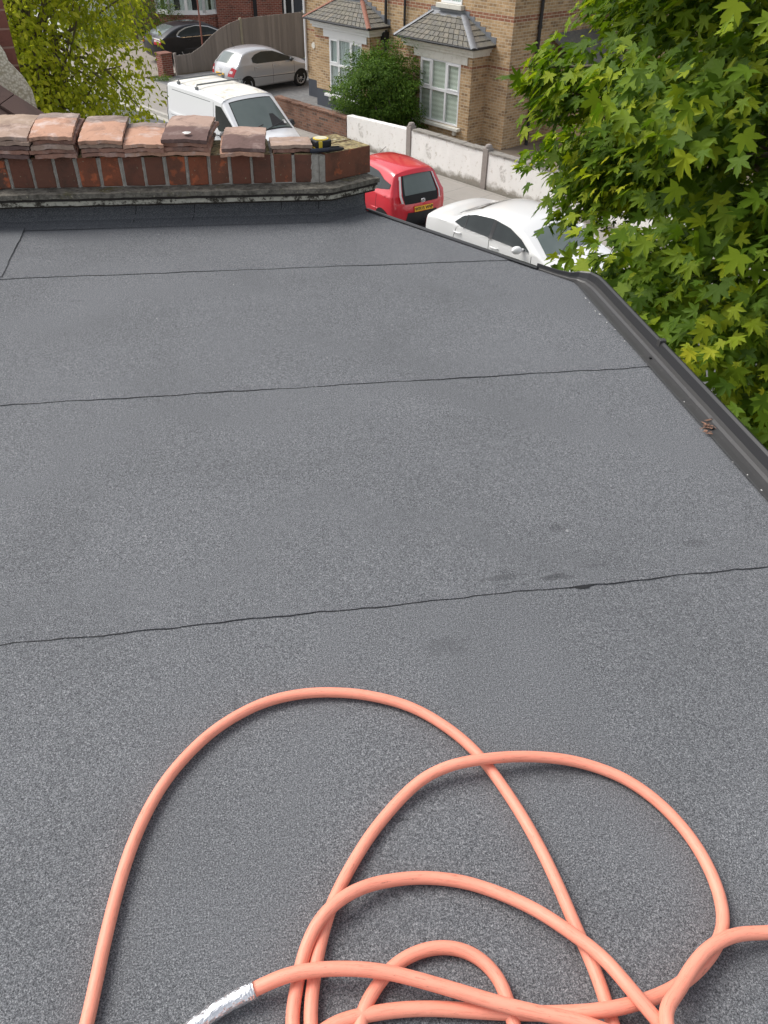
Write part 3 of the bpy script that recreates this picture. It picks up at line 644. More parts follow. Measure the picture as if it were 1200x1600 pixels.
# ------------------------------------------------------------------ vehicles
class Car:
    """closed side outline (x, z, crown) walked rear-bottom -> roof -> front-bottom; +X is forward"""
    def __init__(s, L, Wh, ctrl, belt, k, plan=(.5, .09, .6, .12), r=.055, zin=.06, sill=.35):
        s.L, s.Wh, s.belt, s.k, s.plan, s.r, s.zin, s.sill = L, Wh, belt, k, plan, r, zin, sill
        s.n = len(ctrl); s.per = 10
        s.C = np.array(catmull(ctrl, s.per, closed=True)); s.N = len(s.C)
        t = np.roll(s.C[:, :2], -1, 0)-np.roll(s.C[:, :2], 1, 0); t /= np.linalg.norm(t, axis=1)[:, None]+1e-9
        s.nrm = np.stack([t[:, 1], -t[:, 0]], 1)     # inward
        cen = s.C[:, :2].mean(0)
        if ((cen-s.C[:, :2])*s.nrm).sum() < 0: s.nrm = -s.nrm
        s.E = s.C[:, :2]+s.nrm*s.C[:, 2:3]
    def W(s, x, z):
        L = s.L; r0, a0, r1, a1 = s.plan
        w = s.Wh
        if x < r0: w *= 1-a0*min(1.3, (r0-x)/r0)**2.2
        if x > L-r1: w *= 1-a1*min(1.3, (x-L+r1)/r1)**2.2
        if z < s.sill: w -= s.zin*((s.sill-z)/s.sill)**1.5
        b = s.belt(x) if callable(s.belt) else s.belt
        if z > b: w -= s.k*(z-b)+.02*(1-math.exp(-(z-b)/.02))
        else:
            t = (b-z)/(b-s.sill); w -= .028*(2*abs(t-.35))**2 if t < 1 else .028*1.69
        return max(w, .02)
    def pt(s, si, e):
        """si float index into outline in control units, e in [-1,1] across; |e|>1 runs down the side"""
        i = (si*s.per) % s.N; i0 = int(i) % s.N; i1 = (i0+1) % s.N; f = i-int(i)
        O = s.C[i0, :2]*(1-f)+s.C[i1, :2]*f; cb = s.C[i0, 2]*(1-f)+s.C[i1, 2]*f; N = s.nrm[i0]*(1-f)+s.nrm[i1]*f
        Ee = O+N*cb; we = s.W(*Ee)-s.r; sg = 1 if e >= 0 else -1; a = abs(e)
        if a <= 1:
            P = O+N*cb*a*a*(.55+.45*a*a); return Vector((P[0], sg*we*a, P[1]))
        sp = np.array([min(max(Ee[0], .5), s.L-.6), .55]); dv = sp-Ee; dl = np.linalg.norm(dv)+1e-9
        dd = min((a-1)*.5, dl); P = Ee+dv/dl*dd; y = s.W(*P)
        if dd < s.r: y -= s.r*(1-math.sqrt(max(0, 1-(1-dd/s.r)**2)))
        return Vector((P[0], sg*y, P[1]))
    def body(s, mb):
        es = []
        ds = [0, .004, .009, .016, .025, .036, .048, .06, .08, .105]+[.135+.032*i for i in range(24)]+[1.0, 1.3]
        es = [-(1+2*d_) for d_ in ds[::-1]]+list(np.linspace(-1, 1, 19))[1:-1]+[1+2*d_ for d_ in ds]
        P = [[tuple(s.pt(i/s.per, e)) for e in es] for i in range(s.N)]
        mb.grid(P, closed_u=True)
    def strip(s, mb, s0, s1, w0, w1, off=.004, n=10, m=12, bow=0, c0=0, c1=0):
        """patch over the top/front/rear: between outline positions s0,s1, half widths w0,w1 (fractions), centre c0,c1"""
        P = []
        for i in range(n+1):
            t = i/n; row = []
            for j in range(m+1):
                q = -1+2*j/m; wq = w0+(w1-w0)*t; cq = c0+(c1-c0)*t; e = cq+wq*q
                ss = s0+(s1-s0)*t + bow*(1-q*q)*(1-t if True else 1)
                p = s.pt(ss, e); a = s.pt(ss+.03, e); b = s.pt(ss, e+.02 if e < 0 else e-.02)
                nn = (a-p).cross(b-p); nn = nn.normalized() if nn.length > 1e-9 else Vector((0, 0, 1))
                c = p-Vector((s.L/2, 0, .6))
                if nn.dot(c) < 0: nn = -nn
                row.append(tuple(p+nn*off))
            P.append(row)
        mb.grid(P)
    def side(s, mb, xs, top, bot, sg, off=.004, n=16, m=6):
        """patch on the side between curves bot(x) and top(x)"""
        P = []
        for i in range(n+1):
            x = xs[0]+(xs[1]-xs[0])*i/n
            tz = np.interp(x, [a for a, _ in top], [b for _, b in top]); bz = np.interp(x, [a for a, _ in bot], [b for _, b in bot])
            P.append([(x, sg*(s.W(x, bz+(tz-bz)*j/m)+off), bz+(tz-bz)*j/m) for j in range(m+1)])
        mb.grid(P)
    def line(s, mb, pts, wd=.012, off=.002):
        for sg in (1, -1):
            for (xa, za), (xb, zb) in zip(pts[:-1], pts[1:]):
                n = max(2, int(math.hypot(xb-xa, zb-za)/.08)); dx, dz = xb-xa, zb-za; l = math.hypot(dx, dz); ox, oz = -dz/l*wd/2, dx/l*wd/2
                mb.grid([[(xa+dx*i/n+ox*q, sg*(s.W(xa+dx*i/n+ox*q, za+dz*i/n+oz*q)+off), za+dz*i/n+oz*q) for q in (-1, 1)] for i in range(n+1)])
def wheel(T, x, y, r, wd, spokes, sg, rimr=None):
    Wm = bpy.data.objects.new('wheel', None); COL.objects.link(Wm); Wm.parent = T; Wm.location = (x, y, r)
    q = MB(); rr = rimr or r*.68
    prof = [(rr, -wd/2), (r*.93, -wd/2), (r*.99, -wd*.38), (r, -wd*.2), (r, wd*.2), (r*.99, wd*.38), (r*.93, wd/2), (rr, wd/2)]
    q.grid([[(p*math.cos(a), q_, p*math.sin(a)) for a in np.linspace(0, 2*math.pi, 33)[:-1]] for p, q_ in prof], closed_v=True)
    q.build('tyre', 'rubber', Wm, smooth=True)
    q = MB().mat('gap_black'); yo = sg*(wd/2-.05)
    q.add([(0, yo, 0)]+[(rr*math.cos(a), yo, rr*math.sin(a)) for a in np.linspace(0, 2*math.pi, 25)[:-1]], [(0, 1+i, 1+(i+1) % 24) for i in range(24)])
    q.mat('alloy')
    q.grid([[(p*math.cos(a), sg*h_, p*math.sin(a)) for a in np.linspace(0, 2*math.pi, 33)[:-1]] for p, h_ in ((rr, wd/2-.03), (rr*1.01, wd/2), (rr*.9, wd/2-.004), (rr*.88, wd/2-.04))], closed_v=True)
    for k in range(spokes):
        a = 2*math.pi*k/spokes+.3; hw = .6/spokes*1.15
        p = []
        for rad, hh_ in ((rr*.12, hw*2.2), (rr*.55, hw*.85), (rr*.92, hw*.95)):
            for sgn in (-1, 1):
                aa = a+sgn*hh_; p.append((rad*math.cos(aa), sg*(wd/2-.016-.012*(rad/rr)), rad*math.sin(aa)))
        q.add(p, [(0, 1, 3, 2), (2, 3, 5, 4)])
    q.add([(0, sg*(wd/2-.006), 0)]+[(rr*.24*math.cos(a_), sg*(wd/2-.012), rr*.24*math.sin(a_)) for a_ in np.linspace(0, 2*math.pi, 17)[:-1]], [(0, 1+i, 1+(i+1) % 16) for i in range(16)])
    q.build('rim', None, Wm)
def wheels(car, T, xs, r, spokes, proud=.012):
    a = MB(); ar = r*1.12
    for x in xs:
        for sg in (1, -1):
            for rows in (((0, ar)),):
                P = []
                for th in np.linspace(math.pi*-.08, math.pi*1.08, 25):
                    P.append([(x+rad*math.cos(th), sg*(car.W(x+rad*math.cos(th), max(.12, r+rad*math.sin(th)))+.003), max(.12, r+rad*math.sin(th))) for rad in (0, ar*.5, ar)])
                a.grid(P)
            wheel(T, x, sg*(car.W(x, r+.1)-.10+proud), r, .2, spokes, sg)
    a.build_split('wheel_arch_shade', 'gap_black', T)  # black patch on the body side, painted shade of an uncut wheel well
def patch(T, name, mat, fn, smooth=True, split=False):
    q = MB(); fn(q)
    if split: return q.build_split(name, mat, T, smooth=smooth, uvbox=False)
    return q.build(name, mat, T, smooth=smooth, uvbox=False)
def mirror(T, car, x, z, mat, s=1.0):
    for sg in (1, -1):
        q = MB(); y0 = car.W(x, z); P = []
        for i in range(7):
            a = i/6*math.pi; rr = math.sin(a)**.6 if 0 < i < 6 else .02
            P.append([(x-.02+.075*s*math.cos(t)*rr-.01*i, sg*(y0+.03+.20*s*i/6), z+.03+.075*s*math.sin(t)*rr) for t in np.linspace(0, 2*math.pi, 13)[:-1]])
        q.grid(P, closed_v=True); q.box(x-.03, x+.02, min(sg*(y0-.03), sg*(y0+.06)), max(sg*(y0-.03), sg*(y0+.06)), z, z+.04)
        q.build('wing_mirror', mat, T, smooth=True)
def handles(car, T, pts, mat):
    for x, z in pts:
        for sg in (1, -1):
            q = MB(); y = car.W(x, z); q.tube([(x-.11, sg*(y+.004), z), (x-.08, sg*(y+.03), z+.004), (x+.08, sg*(y+.03), z+.004), (x+.11, sg*(y+.004), z)], .014, 8); q.build('door_handle', mat, T, smooth=True)
def oval(cx, cy, rx, ry, tube, n=24, yz=True):
    return [(cx+rx*math.cos(a), cy+ry*math.sin(a)) for a in np.linspace(0, 2*math.pi, n)]
def text_mesh(name, body, size, mat, parent, M4, depth=.003):
    cu = bpy.data.curves.new(name, 'FONT'); cu.body = body; cu.size = size; cu.extrude = depth; cu.align_x = 'CENTER'; cu.align_y = 'CENTER'; cu.offset = size*.02
    tmp = bpy.data.objects.new('tmp', cu); COL.objects.link(tmp); bpy.context.view_layer.update()
    dg = bpy.context.evaluated_depsgraph_get(); me = bpy.data.meshes.new_from_object(tmp.evaluated_get(dg)); bpy.data.objects.remove(tmp)
    me.name = name; me.materials.clear(); me.materials.append(M[mat]); ob = bpy.data.objects.new(name, me); COL.objects.link(ob); ob.parent = parent; ob.matrix_local = M4; return ob

# ---- red hatchback, facing away along the street
RT = thing('parked_car', 'red hatchback with black tailgate and yellow number plate beyond the brick parapet', 'car', SP(13.3, 13.08, -.055), AZ+math.pi/2-R(8))
ctl = [(.30, .20, .13), (.04, .30, .15), (.0, .58, .16), (.05, .84, .15), (.20, 1.14, .12), (.33, 1.37, .09), (.46, 1.44, .07), (.95, 1.47, .05), (1.6, 1.455, .05), (2.05, 1.37, .06), (2.72, 1.0, .10), (3.15, .86, .12), (3.40, .66, .16), (3.46, .42, .16), (3.36, .22, .12), (2.6, .19, .02), (1.7, .18, .02), (.9, .18, .02)]
RC = Car(3.46, .81, ctl, lambda x: .90-.03*x/3.4, .50, plan=(.6, .15, .6, .14), r=.085)
q = MB(); RC.body(q); q.build('body', 'paint_red', RT, smooth=True)
patch(RT, 'rear_window', 'gap_black', lambda q: RC.strip(q, 2.7, 4.9, .70, .84, .006))
patch(RT, 'rear_glass', 'screen_glass', lambda q: RC.strip(q, 3.35, 4.78, .66, .76, .011))
patch(RT, 'windscreen', 'car_glass', lambda q: RC.strip(q, 9.15, 9.95, .80, .92, .005))
def f(q, sg):
        RC.side(q, (.72, 2.35), [(.72, 1.20), (1.0, 1.30), (1.6, 1.33), (2.05, 1.24), (2.35, 1.06)], [(.72, 1.00), (1.2, .93), (2.35, .93)], sg, .011)
for sg in (1, -1): patch(RT, 'side_window', 'car_glass', lambda q: f(q, sg), split=True)
def f(q, sg):
    RC.side(q, (1.50, 1.57), [(1.5, 1.34), (1.57, 1.34)], [(1.5, .93), (1.57, .93)], sg, .015); RC.side(q, (.40, .72), [(.40, 1.15), (.72, 1.20)], [(.40, 1.06), (.72, 1.0)], sg, .010)
for sg in (1, -1): patch(RT, 'pillar_trim', 'black_plastic', lambda q: f(q, sg), split=True)
for sg in (1, -1):
    patch(RT, 'tail_lamp', 'lamp_clear', lambda q: RC.strip(q, 2.85, 4.8, .055, .045, .014, c0=sg*.80, c1=sg*.905))
    patch(RT, 'tail_lamp_red', 'tail_red', lambda q: RC.strip(q, 2.88, 4.5, .03, .02, .018, c0=sg*.845, c1=sg*.94))
patch(RT, 'rear_bumper', 'black_plastic', lambda q: RC.strip(q, .4, 1.95, .86, .62, .010))
patch(RT, 'spoiler', 'paint_red', lambda q: RC.strip(q, 4.78, 5.25, .86, .88, .03))
PL = bpy.data.objects.new('number_plate', None); COL.objects.link(PL); PL.parent = RT; PL.location = (-.014, 0, .64); PL.rotation_euler = (0, R(8), 0)
q = MB(); q.box(-.012, 0, -.26, .26, -.056, .056); q.build('plate_panel', 'plate_yellow', PL)
text_mesh('plate_lettering', 'WX15 WVP', .098, 'plate_black', PL, Matrix.Translation((-.014, 0, -.003)) @ Matrix.Rotation(R(-90), 4, 'Z') @ Matrix.Rotation(R(90), 4, 'X'))
q = MB(); bx = -.028
for pts in (oval(0, .80, .062, .045, 0), oval(0, .80, .026, .044, 0), oval(0, .815, .045, .018, 0)): q.tube([(.022, a, b_) for a, b_ in pts], .007, 6, caps=False)
em = q.build('emblem', 'chrome', RT, smooth=True); em.location = (0, 0, .0)
q = MB(); RC.line(q, [(1.52, .25), (1.50, .93)]); RC.line(q, [(.85, .5), (.78, .95)]); RC.line(q, [(2.45, .25), (2.42, .95)]); q.build_split('door_gap', 'gap_black', RT)
handles(RC, RT, [(1.62, .82)], 'paint_red'); mirror(RT, RC, 2.25, .98, 'paint_red'); wheels(RC, RT, (.58, 2.92), .285, 6)
q = MB(); q.tube([(1.95, 0, 1.38), (1.62, 0, 1.62)], .006, 6); q.build('aerial', 'black_plastic', RT)

# ---- white saloon, facing the camera side
WT = thing('parked_car', 'white saloon behind the red hatchback, half hidden by the maple', 'car', SP(12.4, 12.95, -.055), RZ)
ctl = [(.35, .20, .12), (.05, .33, .13), (.0, .62, .14), (.06, .92, .12), (.22, 1.055, .06), (.55, 1.08, .04), (.95, 1.15, .04), (1.45, 1.35, .05), (1.95, 1.425, .05), (2.55, 1.40, .05), (2.95, 1.28, .06), (3.55, 1.0, .08), (4.15, .87, .13), (4.5, .70, .18), (4.6, .42, .18), (4.45, .22, .12), (3.6, .19, .02), (2.4, .18, .02), (1.2, .18, .02)]
WC = Car(4.6, .90, ctl, lambda x: 1.0-.05*x/4.6, .42, plan=(.7, .12, .8, .16), r=.075)
q = MB(); WC.body(q); q.build('body', 'paint_white', WT, smooth=True)
patch(WT, 'windscreen', 'screen_glass', lambda q: WC.strip(q, 9.95, 11.0, .80, .93, .005))
patch(WT, 'rear_window', 'car_glass', lambda q: WC.strip(q, 6.15, 7.05, .72, .74, .005))
def f(q, sg):
    WC.side(q, (1.08, 3.12), [(1.08, 1.05), (1.25, 1.20), (1.55, 1.29), (2.05, 1.325), (2.5, 1.27), (2.85, 1.15), (3.12, 1.0)], [(1.08, 1.045), (1.3, 1.0), (3.12, .978)], sg, .012, n=30)
for sg in (1, -1): patch(WT, 'side_window', 'car_glass', lambda q: f(q, sg), split=True)
def f(q, sg):
        WC.side(q, (2.06, 2.15), [(2.06, 1.32), (2.15, 1.315)], [(2.06, .98), (2.15, .98)], sg, .016); WC.side(q, (1.37, 1.395), [(1.37, 1.25), (1.395, 1.26)], [(1.37, .99), (1.395, .99)], sg, .016)
for sg in (1, -1): patch(WT, 'pillar_trim', 'black_plastic', lambda q: f(q, sg), split=True)
for sg in (1, -1):
    patch(WT, 'tail_lamp', 'tail_red', lambda q: WC.strip(q, 2.35, 3.25, .13, .10, .008, c0=sg*.90, c1=sg*.95))
    patch(WT, 'headlight', 'lamp_clear', lambda q: WC.strip(q, 12.3, 12.9, .14, .14, .006, c0=sg*.80, c1=sg*.82))
patch(WT, 'grille', 'black_plastic', lambda q: WC.strip(q, 12.6, 13.6, .3, .4, .006))
q = MB(); WC.line(q, [(2.10, .25), (2.08, .95)]); WC.line(q, [(1.05, .62), (1.15, .95)]); WC.line(q, [(3.25, .25), (3.2, .93)]); q.build_split('door_gap', 'gap_black', WT)
def f(q):
    WC.strip(q, 5.95, 6.02, .76, .76, .003, n=2)
patch(WT, 'boot_gap', 'gap_black', f)
q = MB(); q.mat('black_plastic')
for y0 in (-.55, .1): q.tube([(3.60, y0, 1.0), (3.42, y0+.55, 1.09)], .008, 6)
q.build_split('wiper', None, WT)
handles(WC, WT, [(1.20, .86), (2.24, .83)], 'paint_white'); mirror(WT, WC, 2.98, .98, 'paint_white', 1.1); wheels(WC, WT, (.92, 3.65), .33, 7)

# ---- white van
VT = thing('parked_van', 'white panel van with dark roof bars and a dirty roof, behind the tile stacks', 'van', SP(23.35, 12.98, -.055), RZ)
ctl = [(.10, .28, .03), (.0, .45, .03), (.0, 1.2, .03), (.02, 1.80, .04), (.10, 1.955, .045), (.8, 1.985, .05), (2.2, 1.985, .05), (2.95, 1.95, .06), (3.15, 1.88, .07), (3.95, 1.24, .10), (4.30, 1.08, .14), (4.58, .88, .18), (4.68, .5, .18), (4.6, .25, .12), (3.6, .22, .02), (2.4, .22, .02), (1.2, .22, .02)]
VC = Car(4.68, .94, ctl, 1.15, .13, plan=(.3, .02, .9, .15), r=.07, zin=.03)
q = MB(); VC.body(q); q.build('body', 'paint_van', VT, smooth=True)
patch(VT, 'roof_panel', 'van_roof_dirt', lambda q: VC.strip(q, 4.2, 7.6, .90, .90, .005, n=20))
patch(VT, 'windscreen', 'screen_glass', lambda q: VC.strip(q, 8.05, 9.0, .86, .94, .006))
patch(VT, 'windscreen_seal', 'gap_black', lambda q: VC.strip(q, 8.0, 9.06, .89, .97, .003))
def f(q, sg):
    VC.side(q, (2.72, 3.72), [(2.72, 1.74), (3.0, 1.74), (3.72, 1.26)], [(2.72, 1.27), (2.9, 1.14), (3.72, 1.14)], sg, .011, n=24)
for sg in (1, -1): patch(VT, 'side_window', 'car_glass', lambda q: f(q, sg), split=True)
for x in (.62, 1.62):
    q = MB(); q.tube([(x, -.74, 1.97), (x, -.72, 2.06), (x, .72, 2.06), (x, .74, 1.97)], .022, 8)
    for sg in (1, -1): q.box(x-.05, x+.05, sg*.74-.03, sg*.74+.03, 1.94, 2.01)
    q.build('roof_bar', 'bar_grey', VT)
def f(q):
    VC.strip(q, 9.42, 9.7, .16, .17, .007, n=3, c0=-.55, c1=-.56)
patch(VT, 'bonnet_vent', 'black_plastic', f)
for sg in (1, -1): patch(VT, 'headlight', 'lamp_clear', lambda q: VC.strip(q, 10.2, 11.2, .14, .12, .01, c0=sg*.82, c1=sg*.84))
q = MB(); q.mat('black_plastic')
for y0 in (-.7, .0): q.tube([(3.98, y0, 1.26), (3.86, y0+.6, 1.35)], .012, 6)
q.build_split('wiper', None, VT)
patch(VT, 'tax_disc', 'paper', lambda q: VC.strip(q, 8.75, 8.86, .05, .05, .012, c0=.80, c1=.80, n=3))
patch(VT, 'dashboard_papers', 'seat_dark', lambda q: VC.strip(q, 8.55, 8.93, .08, .30, .009, c0=.45, c1=.50, n=4))
q = MB(); VC.line(q, [(2.62, .3), (2.60, 1.8)], .014); VC.line(q, [(3.78, .3), (3.76, 1.14)], .012); VC.line(q, [(.35, 1.78), (2.45, 1.78)], .012); VC.line(q, [(.25, 1.12), (1.5, 1.14), (2.5, 1.12)], .010); VC.line(q, [(.05, .35), (.05, 1.8)], .045); q.build_split('panel_gap', 'plinth_grey', VT)
mirror(VT, VC, 3.52, 1.12, 'black_plastic', 1.5); handles(VC, VT, [(2.8, 1.02)], 'black_plastic'); wheels(VC, VT, (.85, 3.75), .33, 8)
def f(q): VC.strip(q, 11.2, 12.8, .95, .9, .012)
patch(VT, 'front_bumper', 'black_plastic', f)

# ---- silver hatchback on the driveway
ST = thing('parked_car', 'silver five door hatchback on the dark block driveway in front of the wooden fence', 'car', SP(29.15, 17.5, .036), AZ)
ctl = [(.30, .20, .10), (.05, .32, .10), (.0, .60, .10), (.10, .92, .13), (.34, 1.17, .11), (.60, 1.37, .08), (.95, 1.45, .06), (1.45, 1.48, .06), (1.95, 1.44, .06), (2.35, 1.33, .07), (3.05, 1.0, .09), (3.6, .88, .12), (3.92, .68, .17), (4.0, .42, .17), (3.88, .22, .12), (3.0, .19, .02), (2.0, .18, .02), (1.0, .18, .02)]
SC = Car(4.0, .86, ctl, lambda x: .97-.04*x/4, .50, plan=(.7, .17, .7, .15), r=.07)
q = MB(); SC.body(q); q.build('body', 'paint_silver', ST, smooth=True)
patch(ST, 'rear_window', 'screen_glass', lambda q: SC.strip(q, 3.4, 4.75, .76, .66, .008))
patch(ST, 'windscreen', 'car_glass', lambda q: SC.strip(q, 9.2, 10.0, .80, .92, .005))
def f(q, sg):
    SC.side(q, (.98, 2.88), [(.98, 1.17), (1.15, 1.27), (1.5, 1.345), (2.0, 1.32), (2.45, 1.18), (2.88, 1.0)], [(.98, 1.04), (1.15, .995), (2.88, .97)], sg, .011, n=30)
for sg in (1, -1): patch(ST, 'side_window', 'car_glass', lambda q: f(q, sg), split=True)
for sg in (1, -1):
    patch(ST, 'tail_lamp', 'tail_red', lambda q: SC.strip(q, 2.1, 3.15, .20, .13, .01, c0=sg*.86, c1=sg*.95))
    patch(ST, 'reverse_lamp', 'lamp_clear', lambda q: SC.strip(q, 2.45, 2.75, .09, .09, .014, c0=sg*.86, c1=sg*.87))
patch(ST, 'bumper_strip', 'black_plastic', lambda q: SC.strip(q, 1.35, 1.6, .8, .85, .012, n=3))
q = MB(); q.tube([(-.0+.022, a, b_) for a, b_ in oval(0, .82, .05, .05, 0)], .008, 6); q.build('emblem', 'chrome', ST)
q = MB(); q.box(-.02, .02, -.26, .26, .60, .71); o = q.build('number_plate', 'plate_yellow', ST)
q = MB(); q.tube([(.75, 0, 1.46), (.62, 0, 1.66)], .006, 6); q.build('aerial', 'black_plastic', ST)
q = MB(); SC.line(q, [(1.02, .3+.45), (1.02, .98)]); SC.line(q, [(1.88, .25), (1.85, .97)]); SC.line(q, [(2.9, .25), (2.86, .97)]); SC.line(q, [(.7, .55), (2.9, .50)], .02); q.build_split('door_gap', 'black_plastic', ST)
handles(SC, ST, [(1.18, .86), (2.02, .85)], 'paint_silver'); mirror(ST, SC, 2.72, .98, 'black_plastic'); wheels(SC, ST, (.68, 3.19), .30, 9)

# ---- black saloon behind the fence
BT = thing('parked_car', 'black hatchback with chrome window line parked behind the wooden fence', 'car', SP(36.2, 18.3, .034), AZ)
ctl = [(.35, .20, .10), (.05, .35, .12), (.0, .62, .13), (.05, .98, .12), (.28, 1.10, .08), (.75, 1.30, .06), (1.3, 1.44, .05), (1.9, 1.485, .05), (2.5, 1.45, .05), (2.9, 1.34, .06), (3.6, 1.03, .08), (4.3, .90, .13), (4.68, .70, .18), (4.75, .42, .18), (4.6, .22, .12), (3.6, .19, .02), (2.4, .18, .02), (1.2, .18, .02)]
BC = Car(4.75, .90, ctl, lambda x: 1.02-.04*x/4.7, .42, plan=(.7, .13, .8, .16), r=.07)
q = MB(); BC.body(q); q.build('body', 'paint_black', BT, smooth=True)
patch(BT, 'rear_window', 'screen_glass', lambda q: BC.strip(q, 4.1, 5.6, .76, .70, .005))
patch(BT, 'windscreen', 'car_glass', lambda q: BC.strip(q, 9.1, 10.0, .80, .92, .005))
wt, wb_ = [(1.0, 1.09), (1.15, 1.2), (1.5, 1.31), (2.0, 1.365), (2.6, 1.28), (3.25, 1.03)], [(1.0, 1.07), (1.15, 1.02), (3.25, .99)]
def f(q, sg):
    BC.side(q, (.95, 3.3), [(a-.05 if a < 2 else a+.03, b_+.03) for a, b_ in wt], [(a, b_-.03) for a, b_ in wb_], sg, .008, n=30)
for sg in (1, -1): patch(BT, 'window_trim', 'chrome', lambda q: f(q, sg), split=True)
def f(q, sg):
    BC.side(q, (1.0, 3.25), wt, wb_, sg, .014, n=30)
for sg in (1, -1): patch(BT, 'side_window', 'car_glass', lambda q: f(q, sg), split=True)
for sg in (1, -1): patch(BT, 'tail_lamp', 'tail_red', lambda q: BC.strip(q, 2.45, 3.05, .24, .24, .008, c0=sg*.82, c1=sg*.84)); patch(BT, 'lamp_band', 'lamp_clear', lambda q: BC.strip(q, 2.75, 2.95, .20, .20, .012, c0=sg*.82, c1=sg*.83))
patch(BT, 'sunroof', 'car_glass', lambda q: BC.strip(q, 6.6, 7.6, .6, .6, .006)); handles(BC, BT, [(1.45, .9), (2.45, .88)], 'paint_black'); mirror(BT, BC, 3.02, 1.0, 'paint_black'); wheels(BC, BT, (.95, 3.7), .32, 7)

# ------------------------------------------------------------------ plants
npr = np.random.default_rng(11)
def leaf_shape(kind):
    if kind == 'maple':
        half = [(0, 1.0), (9, .74), (14, .80), (20, .56), (27, .36), (34, .56), (40, .70), (47, .93), (55, .66), (62, .60), (70, .38), (80, .44), (92, .50), (104, .66), (116, .42), (135, .32), (160, .20)]
        pts = [(math.radians(a), r) for a, r in half]+[(math.radians(180), .10)]+[(-math.radians(a), r) for a, r in half[:0:-1]]
        P = [(r*math.sin(a), r*math.cos(a)) for a, r in pts]
        V = [(0, 0, -.02)]+[(x, y, -.17*(x*x+y*y)+.13*abs(x)) for x, y in P]
    else:
        pts = [(0, -.55), (.26, -.25), (.34, .05), (.22, .42), (0, .85), (-.22, .42), (-.34, .05), (-.26, -.25)]
        V = [(0, .05, -.05)]+[(x, y, .10*abs(x)*2-.22*max(0, y)**2) for x, y in pts]
    n = len(V)-1
    return np.array(V), [(0, 1+i, 1+(i+1) % n) for i in range(n)]
def leaves_mesh(name, kind, C, N, T, S, mat, parent):
    """C centres, N normals, T tip directions, S sizes"""
    V, Fc = leaf_shape(kind); Fc = np.array(Fc); n = len(C)
    N = N/np.linalg.norm(N, axis=1)[:, None]; T = T-N*(T*N).sum(1)[:, None]; T /= np.linalg.norm(T, axis=1)[:, None]+1e-9; B = np.cross(T, N)
    curl = npr.uniform(.2, 2.6, n)
    vs = C[:, None, :]+S[:, None, None]*(V[None, :, 0:1]*B[:, None, :]+V[None, :, 1:2]*T[:, None, :]+V[None, :, 2:3]*curl[:, None, None]*N[:, None, :])
    fs = (Fc[None]+(np.arange(n)*len(V))[:, None, None]).reshape(-1, 3)
    me = bpy.data.meshes.new(name); me.vertices.add(n*len(V)); me.vertices.foreach_set('co', vs.ravel()); nl = len(fs)*3
    me.loops.add(nl); me.loops.foreach_set('vertex_index', fs.ravel()); me.polygons.add(len(fs)); me.polygons.foreach_set('loop_start', np.arange(0, nl, 3)); me.polygons.foreach_set('use_smooth', np.ones(len(fs), bool))
    me.update(calc_edges=True); me.materials.append(M[mat]); o = bpy.data.objects.new(name, me); COL.objects.link(o); o.parent = parent; return o
